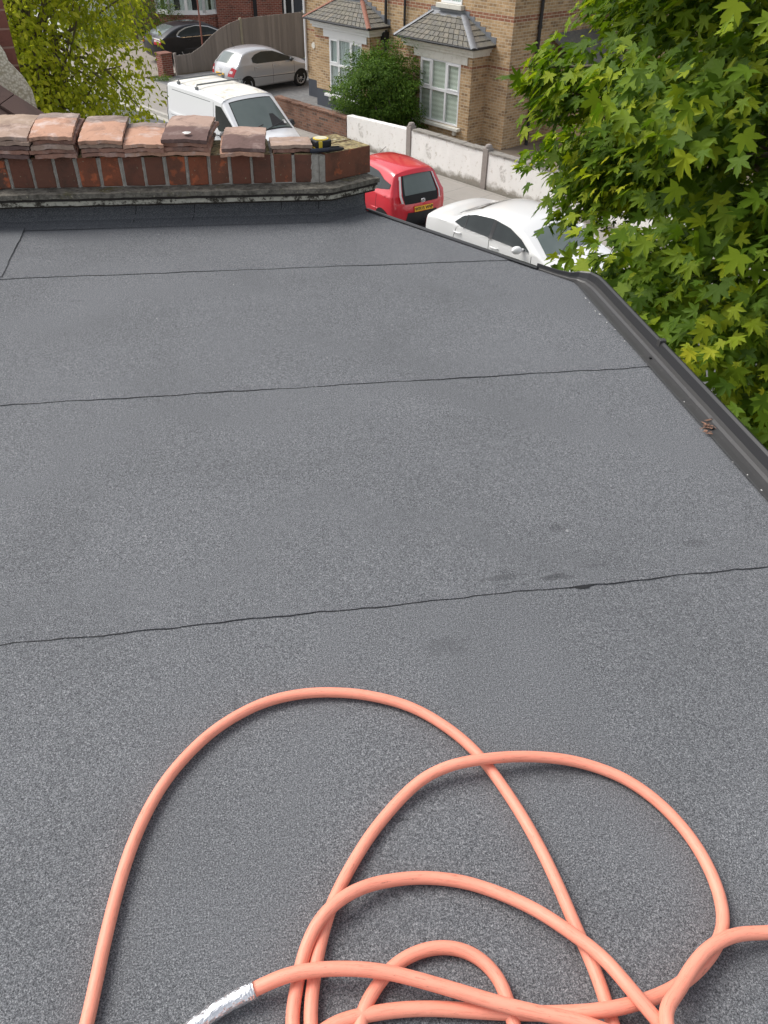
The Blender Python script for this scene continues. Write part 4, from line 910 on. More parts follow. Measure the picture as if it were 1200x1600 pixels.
def crown(T, kind, cen, rad, ncl, per, size, spread, mat, seed=1, young=0, young_mat='leaf_young', power=4.0, rmin=.45, lump=.14, droop=.35, keep=None, upw=.75, clump=0):
    g = np.random.default_rng(seed); cen = np.array(cen); rad = np.array(rad)
    d = g.normal(size=(ncl*2, 3)); d /= np.linalg.norm(d, axis=1)[:, None]
    sc = (np.abs(d)**power).sum(1)**(-1/power)
    lob = 1+lump*(np.sin(d[:, 0]*5+seed)*np.cos(d[:, 2]*6)+np.sin(d[:, 1]*7+d[:, 2]*4+seed*2)*.7+.35*g.normal(size=len(d))*.6)
    rr = rmin+(1-rmin)*g.uniform(0, 1, len(d))**.55
    P = cen+d*rad*(sc*lob*rr)[:, None]
    if clump:
        K = P[g.choice(len(P), clump, replace=False)]; K[:, 2] = np.round(K[:, 2]/.33)*.33
        for i0 in range(0, len(P), 2000):
            D = P[i0:i0+2000, None, :]-K[None]; D[..., 2] *= 1.8; j = (D**2).sum(2).argmin(1)
            P[i0:i0+2000] += (K[j]-P[i0:i0+2000])*np.array([.30, .30, .62])
    if keep is not None:
        kp = np.array([keep(p) for p in P]); P, d, rr = P[kp], d[kp], rr[kp]
    P, d, rr = P[:ncl], d[:ncl], rr[:ncl]; n = len(P)
    out = d.copy(); out[:, 2] = out[:, 2]*.5-droop*.3; out += g.normal(size=out.shape)*.25; out /= np.linalg.norm(out, axis=1)[:, None]
    idx = np.repeat(np.arange(n), per); m_ = len(idx)
    a = g.uniform(0, 2*math.pi, m_); rad2 = spread*np.sqrt(g.uniform(.02, 1, m_))
    side1 = np.cross(out, np.array([0, 0, 1.0])); side1 /= np.linalg.norm(side1, axis=1)[:, None]+1e-9
    Cp = P[idx]+side1[idx]*(np.cos(a)*rad2)[:, None]+out[idx]*(np.sin(a)*rad2)[:, None]+g.normal(size=(m_, 3))*spread*np.array([.12, .12, .22])
    Cp[:, 2] -= droop*rad2*rad2/spread
    N = np.array([0, 0, upw])+out[idx]*.55+g.normal(size=(m_, 3))*.33
    Td = side1[idx]*np.cos(a)[:, None]*.8+out[idx]*(np.sin(a)*.8+.5)[:, None]+g.normal(size=(m_, 3))*.3; Td[:, 2] -= .45
    S = size*g.uniform(.5, 1.22, m_)
    yc = set(); isy = np.zeros(n, bool)
    if young:
        outer = np.where((rr > .86) & (d[:, 2] > -.25))[0]; isy[g.choice(outer, min(young, len(outer)), replace=False)] = True
    ym = isy[idx]&(g.uniform(0, 1, m_) < .75)
    leaves_mesh('crown', kind, Cp[~ym], N[~ym], Td[~ym], S[~ym], mat, T)
    if ym.any(): leaves_mesh('young_leaves', kind, Cp[ym]+np.array([0, 0, .02]), N[ym], Td[ym], S[ym]*.62, young_mat, T)
    return P
def limbs(T, base, cen, pts, r0, n, seed, name='limb', fork=.45):
    g = random.Random(seed); q = MB(); top = Vector(cen); b0 = Vector(base)
    fk = b0.lerp(top, fork)
    mid = b0.lerp(fk, .5)+Vector((.08, -.05, 0))
    q.tube(catmull([b0, mid, fk, fk.lerp(top, .6)], 6), list(np.linspace(r0, r0*.45, 19)), 12)
    tr = q.build('trunk', 'bark', T, smooth=True)
    q = MB()
    sel = [pts[i] for i in g.sample(range(len(pts)), min(n, len(pts)))]
    for p in sel:
        p = Vector(p); s0 = fk.lerp(top, g.uniform(-.1, .6)); md = s0.lerp(p, .5)+Vector((g.uniform(-.2, .2), g.uniform(-.2, .2), g.uniform(.05, .35)))
        q.tube(catmull([s0, md, p], 5), list(np.linspace(r0*.26, .008, 11)), 6, caps=False)
    q.build(name, 'bark', T, smooth=True)
# maple on the near pavement
TM = thing('maple_tree', 'large maple with broad star shaped leaves and yellow new growth rising beside the roof edge', 'tree', (0, 0, 0))
MC = np.array([3.95, 6.3, 5.1]); 
def keepm(p):
    # stays clear of the flat roof
    return not (p[0] < 1.75 and p[1] < 3.4) and p[2] > 2.6 and p[0] > 1.22+.82*max(0, 4.75-p[2])
pts = crown(TM, 'maple', MC, (2.85, 3.1, 3.5), 7000, 9, .103, .27, 'leaf_maple', seed=3, young=130, keep=keepm, clump=150, lump=.09, rmin=.35)
limbs(TM, (4.3, 6.6, 0), (4.1, 6.2, 6.6), [tuple(p) for p in pts], .19, 90, 4)
# lime green tree on the left, same pavement
TL = thing('street_tree', 'yellow green tree with small hanging leaves at the top left, beyond the tile stacks', 'tree', (0, 0, 0))
pts = crown(TL, 'ovate', (-5.35, 13.0, 5.15), (1.8, 1.5, 2.5), 2200, 12, .068, .22, 'leaf_lime', seed=8, young=70, power=2.3, rmin=.3, lump=.16, droop=.9, upw=.35)
limbs(TL, (-5.4, 13.3, 0), (-5.3, 13.1, 6.2), [tuple(p) for p in pts], .12, 90, 5)
# dark green bush in the garden
TB = thing('garden_bush', 'dense dark green conical bush between the bay windows of the yellow brick house', 'bush', (0, 0, 0))
bx_, by_, _z = SP(20.75, 18.25)
pts = crown(TB, 'ovate', (bx_, by_, 1.15), (1.4, 1.2, 1.45), 3600, 12, .055, .15, 'leaf_dark', seed=12, young=60, young_mat='leaf_mid', power=2.2, rmin=.35, lump=.17, droop=.1, upw=.6)
limbs(TB, (bx_, by_, 0), (bx_, by_, 1.9), [tuple(p) for p in pts], .07, 50, 6)
def bush(name, label, cat, pos, rad, ncl, size, mat, seed, young=0, trunk=True):
    T = thing(name, label, cat, (0, 0, 0)); p = crown(T, 'ovate', pos, rad, ncl, 9, size, size*3.2, mat, seed=seed, young=young, power=2.2, rmin=.3, lump=.18, upw=.5)
    if trunk: limbs(T, (pos[0], pos[1], 0), (pos[0], pos[1], pos[2]+rad[2]*.6), [tuple(x) for x in p], .06, 20, seed)
bush('front_garden_shrub', 'bright green loose shrub in front of the white bay window behind the black car', 'shrub', (-12.3, 46.2, .9), (1.5, .8, 1.35), 420, .07, 'leaf_mid', 21, 30)
bush('front_garden_shrub', 'green shrub at the white house, left of the black car', 'shrub', (-14.6, 45.6, .6), (1.6, .8, .9), 380, .07, 'leaf_mid', 22, 10)
bush('climbing_plant', 'leafy green climber beside the hanging basket at the top of the fence', 'plant', (-2.9, 46.3, 1.3), (.7, .4, 1.3), 160, .07, 'leaf_mid', 23, 5)
bush('verge_plant', 'small clump of weeds at the foot of the brick pillar', 'plant', (float(SP(32.6, 16.9)[0]), float(SP(32.6, 16.9)[1]), .12), (.45, .3, .2), 80, .04, 'leaf_mid', 24, 4, trunk=False)
q = MB(); q.tube([(0, 0, -.1), (.02, 0, 2.5), (-.03, .02, 5.5)], [.11, .095, .08], 10); o = q.build('tree_trunk', 'bark', smooth=True); o.location = (-12.75, 44.9, 0); tag(o, 'slender brown trunk standing by the white house, left of the rusty pole', 'trunk')

# ------------------------------------------------------------------ our flat roof
FR = thing('flat_roof_building', 'building whose flat roof of grey mineral felt fills the foreground', 'building', mw=ROOF_M.copy())
A0, B0 = -2.6, -1.6                       # roof extent off to the left and behind
TRIM_A = 1.045
def edge_a(b):      # right hand edge of the felt
    if b <= 2.29: return 1.045
    return 1.045+(b-2.29)*(.47-1.045)/(3.04-2.29)
q = MB(); poly = [(A0, B0), (1.09, B0), (1.09, 2.24), (1.03, 2.335), (.475, 3.06), (.32, 3.2), (A0, 3.2)]
q.prism([(a, b) for a, b in poly], -.14, -.012); q.build('roof_deck', 'ledge_dark', FR)
wl = [(a*.97-.03 if a > 0 else a, b-.05) for a, b in poly]
q = MB(); q.prism([(a-.0, b) for a, b in wl], -6.0, -.141); q.build('wall', 'house_brick', FR)
def felt_sheet(b0, b1, seed, a0=A0, a1=None, slope=(0, 0), z0=.0045, z1=.0, cutleft=None):
    q = MB(); n = 220; P = []
    rows = [0, .0008, .02, .2, .4, .6, .6951, .8, 1]
    for r in rows:
        row = []
        for i in range(n+1):
            t = i/n
            base = b0+slope[0]*(0)
            b = b0+(b1-b0)*r
            am = edge_a(b)+.004; aa = a0+(am-a0)*t
            ed = .0028*sn(aa*9, 0, seed)+.0016*sn(aa*37, 0, seed*2)+slope[0]*aa
            b_ = b+ed*(1-r)**2
            z = z0*(1 if r > .01 else .55+.45*sn(aa*5, 3, seed))+(z1-z0)*r + .0012*sn(aa*2.1, b*3, 1)
            if r == 0: z -= .004
            row.append((aa, b_, z))
        P.append(row)
    q.grid(P, flip=True); return q.build('felt_sheet', 'felt', FR, smooth=False)
def bead(b0, seed, slope=0, a0=A0, amax=None, wmax=.006, notch=None):
    q = MB(); n = 420; P = []; am = amax or edge_a(b0)
    for i in range(n+1):
        aa = a0+(am-a0)*i/n; ed = .0028*sn(aa*9, 0, seed)+.0016*sn(aa*37, 0, seed*2)+slope*aa
        w_ = wmax*max(.0, .35+.8*sn(aa*6, 1, seed*3)+.7*sn(aa*41, 2, seed))
        if notch and abs(aa-notch) < .020: w_ += .008*math.cos((aa-notch)/.020*math.pi/2)
        P.append([(aa, b0+ed-w_, .0004), (aa, b0+ed-w_*.5, .0011), (aa, b0+ed+.0003, .0014)])
    q.grid(P, flip=True); q.build('bitumen_bead', 'bitumen', FR)
felt_sheet(B0, .99, 1, z0=.0024, z1=-.0008)
felt_sheet(.942, 1.77, 2, z0=.0024, z1=-.0008); bead(.942, 2, notch=roof_ab(912, 918)[0], wmax=.0011)
felt_sheet(1.72, 2.54, 3, z0=.0024, z1=-.0008); bead(1.72, 3, wmax=.0012)
felt_sheet(2.494, 3.07, 4, z0=.0024, z1=.0); bead(2.494, 4, wmax=.0012)
# patch sheet on the far left with a slanting lap
q = MB(); P = []
for i in range(31):
    b = 2.505+(3.02-2.505)*i/30; a = -.765+(-.775+.765)*i/30+.002*sn(b*12)
    P.append([(A0, b, .0042), (a-.01, b, .0042), (a, b, .0042), (a+.0004, b, .002)])
q.grid(P); q.build('felt_patch', 'felt', FR)
q = MB(); q.grid([[(-.764-.01*i/30+.002*sn((2.505+.515*i/30)*12)+k*.0012, 2.505+.515*i/30, .0040) for k in (0, 1)] for i in range(31)]); q.build('bitumen_bead', 'bitumen', FR)
# edge trim with rolled lip
q = MB().mat('edge_trim')
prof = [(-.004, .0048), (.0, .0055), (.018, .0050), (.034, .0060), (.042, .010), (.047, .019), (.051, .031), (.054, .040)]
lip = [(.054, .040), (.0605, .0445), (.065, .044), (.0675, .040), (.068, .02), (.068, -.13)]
path = [((1.045, B0), (1, 0), 1), ((1.045, .6), (1, 0), 1), ((1.045, 1.62), (1, 0), 1), ((1.045, 2.12), (1, 0), 1), ((1.045, 2.19), (1, 0), 1), ((1.045, 2.225), (1, .08), .97), ((1.045, 2.262), (.97, .28), .80), ((1.041, 2.290), (.85, .5), .50), ((1.028, 2.310), (.79, .61), .26), ((1.0, 2.345), (.79, .61), .18), ((.95, 2.41), (.79, .61), .17)]
def sweep(mb, pr):
    P = []
    for (a, b), (na, nb), s_ in path:
        P.append([(a+na*x*s_*.88, b+nb*x*s_*.88, z if z < 0 else z*(s_**.5)) for x, z in pr])
    mb.grid(P, flip=True)
sweep(q, prof[:6]); q.mat('lip_shaded'); sweep(q, prof[5:]); q.mat('lip_black'); sweep(q, lip); q.build('edge_trim', None, FR, smooth=False)
q = MB(); bb = 1.78
q.box(1.089, 1.108, bb-.008, bb+.008, .02, .049); q.build('trim_clip', 'edge_trim', FR, bevel=.002)
for a_, b_ in ((1.060, 1.752), (1.058, 1.40)):
    q = MB(); q.box(a_, a_+.006, b_, b_+.006, .004, .009); q.build('screw', 'lip_black', FR)
q = MB()
P = []
for t in np.linspace(0, 1, 12):
    a, b = .955+(.47-.955)*t, 2.405+(3.04-2.405)*t
    P.append([(a-.006, b-.005, .006), (a, b, .009), (a+.007, b+.006, .008), (a+.009, b+.008, .0), (a+.009, b+.008, -.13)])
q.grid(P, flip=True); q.build('cant_trim', 'lip_black', FR)
q = MB()
for px, py, s_ in ((915, 466, 5), (921, 473, 3), (930, 486, 3), (937, 491, 6), (948, 504, 3), (961, 515, 2), (976, 533, 3), (1145, 722, 0), (1168, 742, 2), (1190, 766, 3), (1069, 628, 2), (503, 378-0, 2), (365, 445, 2), (245, 498, 2), (515, 480, 1)):
    a, b = roof_ab(px, py, .006); s2 = .0010*max(1, s_)**.6
    q.add([(a+s2*math.cos(t), b+s2*1.6*math.sin(t), .0062) for t in np.linspace(0, 2*math.pi, 8)[:-1]]+[(a, b, .0085)], [(i, (i+1) % 7, 7) for i in range(7)])
q.build_split('sealant_spot', 'sealant', FR)
q = MB(); g_ = random.Random(5)
for i in range(26):
    a, b = roof_ab(1105+g_.gauss(0, 5), 668+g_.gauss(0, 6), .008); an = g_.uniform(0, 6.28); l = g_.uniform(.003, .008); w_ = .0012
    dx, dy = math.cos(an), math.sin(an)
    q.add([(a-dx*l-dy*w_, b-dy*l+dx*w_, .008), (a+dx*l-dy*w_, b+dy*l+dx*w_, .009+g_.uniform(0, .004)), (a+dx*l+dy*w_, b+dy*l-dx*w_, .009), (a-dx*l+dy*w_, b-dy*l-dx*w_, .008)], [(0, 1, 2, 3)])
o = q.build('leaf_litter', 'litter'); o.matrix_world = ROOF_M.copy(); o['kind'] = 'stuff'; tag(o, 'pinch of dry reddish debris caught on the grey edge trim', 'debris')

# ------------------------------------------------------------------ parapet
PW = thing('brick_parapet', 'brick parapet with mossy stone ledge at the far side of the felt roof', 'wall', mw=ROOF_M @ Matrix.Translation((0, 3.0, 0)))
CT, BT_ = .12, .222               # ledge top, brick top (roof coordinates)
TURN = math.radians(31); ta = .308
# upstand
q = MB(); P = []
def up_pt(t):     # path of the wall foot
    L1 = ta+2.6
    if t < L1: return (-2.6+t, .006)
    return (ta+(t-L1)*math.cos(TURN), .006+(t-L1)*math.sin(TURN))
Ltot = ta+2.6+.19
for i in range(161):
    t = Ltot*i/160; a, b = up_pt(t); row = []
    for k, (db, z) in enumerate(((-.085, .0026), (-.05, .0045), (-.022, .012), (-.006, .026), (.0, .045), (.003, .098))): row.append((a, b+db+.0015*sn(t*5, k), z))
    P.append(row)
q.grid(P, flip=True); q.build('felt_upstand', 'felt', PW)
q = MB()
for tt, w_ in ((-.19+2.6, .0012), (.13+2.6, .0012), (.27+2.6, .0015), (-.40+2.6, .0015)):
    a, b = up_pt(tt); q.grid([[(a+s_*w_+j*.004, b+db-.0022, z+.001) for s_ in (-1, 1)] for j, (db, z) in enumerate(((-.047, .007), (-.022, .010), (-.008, .020), (.0, .040), (.004, .098)))])
a, b = up_pt(Ltot-.002)
q.grid([[(a+s_, b+db-.003, z) for s_ in (0, .004)] for db, z in ((-.05, .006), (-.022, .010), (-.008, .020), (.0, .040), (.004, .1))])
q.build_split('upstand_lap', 'bitumen', PW)
# wall core below the ledge
def path_pts(off, t0=-2.6, end=.19):
    """plan line of the wall offset forward by off (negative b)"""
    c = off*math.tan(TURN/2)
    return [(t0, -off), (ta+c, -off), (ta+end*math.cos(TURN)+off*math.sin(TURN), end*math.sin(TURN)-off*math.cos(TURN))]
def band(mb, o0, o1, z0, z1, end=.19, rag=0):
    p0, p1 = path_pts(o0, end=end), path_pts(o1, end=end); n = 120
    def sub(p):
        out = []
        for (a, b), (c, d_) in zip(p[:-1], p[1:]):
            m_ = n if c-a > 1 else 14
            out += [(a+(c-a)*i/m_, b+(d_-b)*i/m_) for i in range(m_)]
        out.append(p[-1]); return out
    f0, f1 = sub(p0), sub(p1); P = []
    for i, ((a, b), (c, d_)) in enumerate(zip(f0, f1)):
        r1, r2, r3 = (rag*sn(a*14, 1), rag*sn(a*31, 2), rag*sn(a*23, 3)) if rag else (0, 0, 0)
        P.append([(a, b, z0), (c, d_+r1*.6, z0+r2*.4), (c, d_+r1, (z0+z1)/2), (c, d_+r1*.6, z1+r3*.6), (a, b, z1+r2*.5)])
    mb.grid(P); mb.add(P[-1], [(0, 1, 2, 3, 4)])
q = MB(); band(q, -.2, -.03, -.5, .094, end=.17); q.build('wall_core', 'ledge_dark', PW)
q = MB(); band(q, -.16, .072, .104, CT, end=.205, rag=.0035); q.build('ledge', 'ledge_stone', PW)
q = MB(); band(q, -.16, .066, .094, .1035, end=.20, rag=.0015); q.build('ledge_edge', 'ledge_dark', PW)
q = MB(); band(q, -.16, .062, .078, .0935, end=.198, rag=.003); q.build('drip_course', 'drip_mortar', PW)
q = MB(); band(q, -.16, .056, .070, .0775, end=.196, rag=.001); q.build('drip_course', 'ledge_dark', PW)
# bricks on edge
jx = [-.6355+.0757*k for k in range(-24, 13)]     # brick left edges, up to the wide joint
q = MB(); q2 = MB(); g_ = random.Random(3)
xs_ = [x for x in jx if x+.066 < .300]
for x in xs_:
    w_ = .0655+g_.uniform(-.0015, .0015); t_ = BT_+g_.uniform(-.003, .002)
    vs_ = MB(); n0 = len(q.v); q.box(x, x+w_, g_.uniform(-.002, .002), .212, CT+.001, t_, jit=.0015)
q2.box(-2.6, xs_[-1]+.068+.02, .003, .209, CT, BT_-.006)
# end stretcher, turned
M4 = Matrix.Translation((ta+.004, .002, 0)) @ Matrix.Rotation(TURN, 4, 'Z')
q.box(.0, .212, 0, .105, CT+.001, BT_-.002, M4, jit=.0015)
q.box(.0, .212, .115, .215, CT+.001, BT_-.004, M4, jit=.0015)
q2.box(-.02, .205, .006, .2, CT, BT_-.008, M4)
bo = q.build('coping_bricks', 'coping_brick', PW, bevel=.004)
# ragged mortar fillets in the joints
for i, x in enumerate(xs_[1:]+[xs_[-1]+.0757]):
    wj = .0105 if i < len(xs_)-1 else .024
    P = []
    for z in np.linspace(CT, BT_-.004, 12):
        e = .0015*sn(z*90, i, i); P.append([(x-wj+e, .004, z), (x-wj*.5+e, -.0015+.002*sn(z*140, i), z), (x+e*.5, .004, z)])
    q2.grid(P, flip=True)
q2.build('mortar', 'mortar_old', PW)

# ------------------------------------------------------------------ clay tiles
def make_tile(name, label, mat, a, b, c, rz=0, pitch=0, camber=.007, w_=.165, l=.265, t_=.0115, seed=0, nibs=False, broken=False, group='clay tiles stacked on the parapet', cross=.0035):
    q = MB(); g = random.Random(seed); nx, ny = 14, 16; top = []; bot = []
    for j in range(ny+1):
        y = l*j/ny; r1 = []; r2 = []
        for i in range(nx+1):
            x = -w_/2+w_*i/nx
            e = .0028*sn(x*60, y*40, seed)*(1 if i in (0, nx) or j in (0, ny) else .25)
            z = camber*(1-(2*y/l-1)**2)+cross*(1-(2*x/w_)**2)+.001*sn(x*30, y*25, seed)
            xx, yy = x+(e if i in (0, nx) else 0), y+(e*1.5 if j in (0, ny) else 0)
            if broken and i > nx*.55: yy = min(yy, l*(.80+.05*sn(i*1.3)))
            r1.append((xx, yy, z+t_)); r2.append((xx, yy, z+(.0018*(sn(x*35, 2, seed)) if j == 0 else 0)))
        top.append(r1); bot.append(r2)
    q.grid(top, flip=True); q.grid(bot)
    q.grid([bot[0], top[0]], flip=True); q.grid([bot[-1], top[-1]])
    q.grid([[r[0] for r in bot], [r[0] for r in top]]); q.grid([[r[-1] for r in bot], [r[-1] for r in top]], flip=True)
    if nibs:
        for x in (-.045, .03): q.box(x, x+.028, .0, .018, -.012+cross, .003+cross)
    o = q.build(name, mat, None, bevel=0)
    o.matrix_world = ROOF_M @ Matrix.Translation((a, b, c)) @ Matrix.Rotation(rz, 4, 'Z') @ Matrix.Rotation(pitch, 4, 'X')
    tag(o, label, 'tile', group); return o
ORD = ['bottom', 'second from the bottom', 'third from the bottom', 'fourth from the bottom', 'fifth from the bottom']
def stack(desc, a, n, topmat, seed, rz=0, top_desc='', b=2.972, pitch=.02, z0=BT_+.003, mats=None, **k):
    g = random.Random(seed); z = z0
    for i in range(n):
        last = i == n-1
        mt = topmat if last else (mats[i] if mats else g.choice(['clay_edge', 'clay_edge', 'clay_orange', 'clay_old']))
        dz = .0142
        lab = (top_desc+' on '+desc) if last else 'clay tile, '+ORD[i]+' of '+desc
        make_tile('clay_tile', lab, mt, a+(0 if last else g.uniform(-.006, .006)), b+(0 if last else g.uniform(-.004, .010)), z, rz+(0 if last else g.uniform(-.05, .05)), pitch*(i+1)/n+(0 if last else g.uniform(-.004, .004)), seed=seed*10+i, **(k if last else dict(camber=k.get('camber', .007), cross=k.get('cross', .0035), l=k.get('l', .265), w_=k.get('w_', .155)+g.uniform(-.004, .008))))
        z += dz
stack('the partial stack at the left edge', -.775, 5, 'clay_old', 31, top_desc='chipped grey fronted tile', nibs=True, mats=['clay_dark_front', 'clay_edge', 'clay_dark_front', 'clay_old'], pitch=.045, w_=.148)
stack('the orange stack second from the left', -.624, 5, 'clay_orange', 32, top_desc='orange tile', pitch=.06, rz=.01, w_=.140)
stack('the orange stack third from the left', -.466, 4, 'clay_orange', 33, top_desc='orange tile with brown streak', pitch=.075, rz=-.02, w_=.142)
stack('the low pinkish stack fourth from the left', -.325, 3, 'clay_orange', 34, top_desc='pale smeared tile', pitch=.035, w_=.136)
stack('the tall leaning stack in front of the van', -.186, 4, 'clay_dark_front', 35, top_desc='two tone tile', pitch=.07, rz=-.12, w_=.155)
stack('the two tile pile below the van windscreen', .016, 2, 'clay_dark_front', 36, top_desc='smooth dark fronted tile', b=2.958, pitch=.035, rz=-.07, camber=.012, w_=.155)
stack('the small broken pile beside the tape measure', .190, 2, 'clay_old', 37, top_desc='broken pinkish tile', b=3.0, l=.115, w_=.145, camber=.001, cross=.001, rz=.03, pitch=.0)
q = MB(); q.add([(.014*math.cos(t)*(1+.2*math.sin(3*t)), .012*math.sin(t), 0) for t in np.linspace(0, 2*math.pi, 13)[:-1]]+[(0, 0, .004)], [(i, (i+1) % 12, 12) for i in range(12)])
o = q.build('mortar_daub', 'white_daub'); o.matrix_world = ROOF_M @ Matrix.Translation((-.174, 3.0, BT_+.0865-.012)) @ Matrix.Rotation(.12, 4, 'X'); tag(o, 'white daub stuck on the dark front of the tall leaning tile stack', 'mortar')

# tape measure and marker
TMs = thing('tape_measure', 'black and yellow tape measure lying on the brick parapet right of the last tiles', 'tape measure', mw=ROOF_M @ Matrix.Translation((.300, 3.055, BT_+.002)) @ Matrix.Rotation(.30, 4, 'Z'))
def rounded(w_, l, r=.018, n=6, cut=None):
    out = []
    for cx, cy, a0 in ((w_/2-r, l/2-r, 0), (-w_/2+r, l/2-r, 90), (-w_/2+r*.4, -l/2+r*.4, 180), (w_/2-r, -l/2+r, 270)):
        rr = r*.4 if a0 == 180 else r
        out += [(cx+rr*math.cos(R(a0+90*i/n)), cy+rr*math.sin(R(a0+90*i/n))) for i in range(n+1)]
    return out
q = MB(); q.prism(rounded(.068, .066), 0, .034); q.build('case', 'tape_black', TMs, bevel=.004)
q = MB(); q.prism([(.029*math.cos(t), .029*math.sin(t)+.001) for t in np.linspace(0, 2*math.pi, 28)[:-1]], .034, .0365); q.build('label_ring', 'tape_yellow', TMs, bevel=.001)
q = MB(); q.prism([(.023*math.cos(t), .023*math.sin(t)+.001) for t in np.linspace(0, 2*math.pi, 28)[:-1]], .0365, .038); q.build('label_face', 'tape_label', TMs)
q = MB(); q.box(-.022, -.008, -.0352, -.031, .002, .033); q.box(-.0355, -.031, -.028, .02, .004, .012); q.build('yellow_band', 'tape_yellow', TMs, bevel=.001)
MK = thing('marker_pen', 'dark blue marker pen lying in front of the tape measure', 'pen', mw=ROOF_M @ Matrix.Translation((.315, 3.010, BT_+.009)) @ Matrix.Rotation(.22, 4, 'Z'))
q = MB(); q.tube([(-.062, 0, 0), (-.060, 0, 0), (.01, 0, 0), (.0105, 0, 0)], [.004, .0075, .0075, .0072], 12); q.build('barrel', 'marker_blue', MK, smooth=False)
q = MB(); q.tube([(.011, 0, 0), (.045, 0, 0), (.058, 0, 0), (.068, 0, 0)], [.0083, .0078, .006, .003], 12); q.box(.015, .05, -.0015, .0015, .008, .011); q.build('cap', 'tape_black', MK)

# ------------------------------------------------------------------ hose
r_h = .0080
def hp(px, py, lev=0):
    c = r_h+.0025+lev*(2*r_h+.003); a, b = roof_ab(px, py, c); return (a, b, c)
def off(a, b, lev=0): return (a, b, r_h+.004+lev*(2*r_h+.001))
strB = [(300, 1608, 0), (345, 1573, .15), (400, 1545, .6), (450, 1522, 1), (520, 1513, 1.1), (600, 1518, 1), (690, 1541, 1), (780, 1568, 1), (850, 1585, 1.1), (920, 1601, 1.2)]
strA = [(957, 1600, 0), (935, 1530, 0), (900, 1450, 0), (868, 1375, 0), (833, 1305, 0), (793, 1240, 0), (748, 1180, 0), (700, 1138, 0), (640, 1104, 0), (570, 1086, 0), (510, 1082, 0), (460, 1086, 0), (400, 1103, 0), (330, 1145, 0), (265, 1212, 0), (221, 1287, 0), (190, 1370, 0), (163, 1475, 0), (136, 1600, 0)]
strC = [(485, 1600, 0), (488, 1550, 0), (497, 1490, 0), (516, 1420, 0), (545, 1360, 0), (590, 1290, 0), (650, 1225, .3), (700, 1197, .8), (760, 1185, 1), (830, 1182, .5), (900, 1190, .1), (970, 1214, 0), (1030, 1255, 0), (1080, 1310, 0), (1114, 1370, 0), (1130, 1425, 0), (1128, 1460, 0), (1105, 1500, 0), (1068, 1535, .1), (1020, 1560, .4), (950, 1577, 1), (880, 1583, .7), (800, 1583, 0), (740, 1580, 0), (680, 1576, 0), (620, 1578, 0), (562, 1588, 0), (515, 1603, 0)]
strD = [(456, 1600, 0), (462, 1555, 0), (471, 1505, 0), (490, 1450, .7), (522, 1411, 1), (572, 1384, .6), (640, 1372, .1), (700, 1374, 0), (762, 1389, 0), (830, 1418, .4), (890, 1455, 1), (940, 1495, 1), (985, 1542, 1.7), (1032, 1602, 1.2)]
strE = [(803, 1603, 0), (790, 1548, 0), (768, 1513, 0), (735, 1488, 0), (692, 1479, 0), (645, 1490, 0), (605, 1518, 0), (580, 1557, 0), (562, 1603, 0)]
strF = [(1040, 1602, 2.2), (1060, 1550, 1.4), (1083, 1508, 1.2), (1115, 1475, 1.1), (1158, 1458, .8), (1203, 1458, .5)]
T3 = lambda s_: [hp(*p) for p in s_]
seq = T3(strB)+[off(.38, .20, 1), off(.43, .08, .4), off(.42, -.03, 0), off(.375, -.05, 0), off(.345, .03, 0), off(.335, .15, 0)]
seq += T3(strA)+[off(-.268, .2), off(-.22, .02), off(-.12, -.05), off(-.035, .05), off(-.005, .2)]
seq += T3(strC)+[off(-.03, .275), off(-.075, .20), off(-.09, .10), off(-.05, .03), off(-.018, .10), off(-.018, .2)]
seq += T3(strD)+[off(.43, .14, 1), off(.45, -.06, .3), off(.36, -.2, 0), off(.26, -.12, 0), off(.232, .1, 0)]
seq += T3(strE)+[off(.03, .15), off(.06, -.15), off(.2, -.32), off(.36, -.28), off(.41, -.02, .4), off(.386, .12, 1.6)]
seq += T3(strF)+[off(.68, .31), off(.80, .2), off(.86, -.1), off(.84, -.6), off(.8, -1.2)]
cl = np.array(catmull(seq, 10)); dl = np.r_[0, np.cumsum(np.linalg.norm(np.diff(cl, axis=0), axis=1))]
ns = int(dl[-1]/.007); tt_ = np.linspace(0, dl[-1], ns); cl = np.stack([np.interp(tt_, dl, cl[:, k]) for k in range(3)], 1)
def gsm(x, sg):
    k = np.arange(-int(3*sg), int(3*sg)+1); w_ = np.exp(-k*k/(2*sg*sg)); w_ /= w_.sum(); p = len(k)//2
    return np.convolve(np.pad(x, p, mode='reflect', reflect_type='odd'), w_, mode='valid')
zz = gsm(cl[:, 2], 3.5); cl = np.stack([gsm(cl[:, 0], 2.2), gsm(cl[:, 1], 2.2), np.maximum(zz, r_h+.003)], 1)
nfoil = int(np.argmin(np.linalg.norm(cl[:60]-np.array(hp(402, 1543, .6)), axis=1)))
cl = [Vector(p) for p in cl]
HO = thing('hose', 'orange hose in loose loops on the grey roof felt, end wrapped in foil', 'hose', mw=ROOF_M.copy())
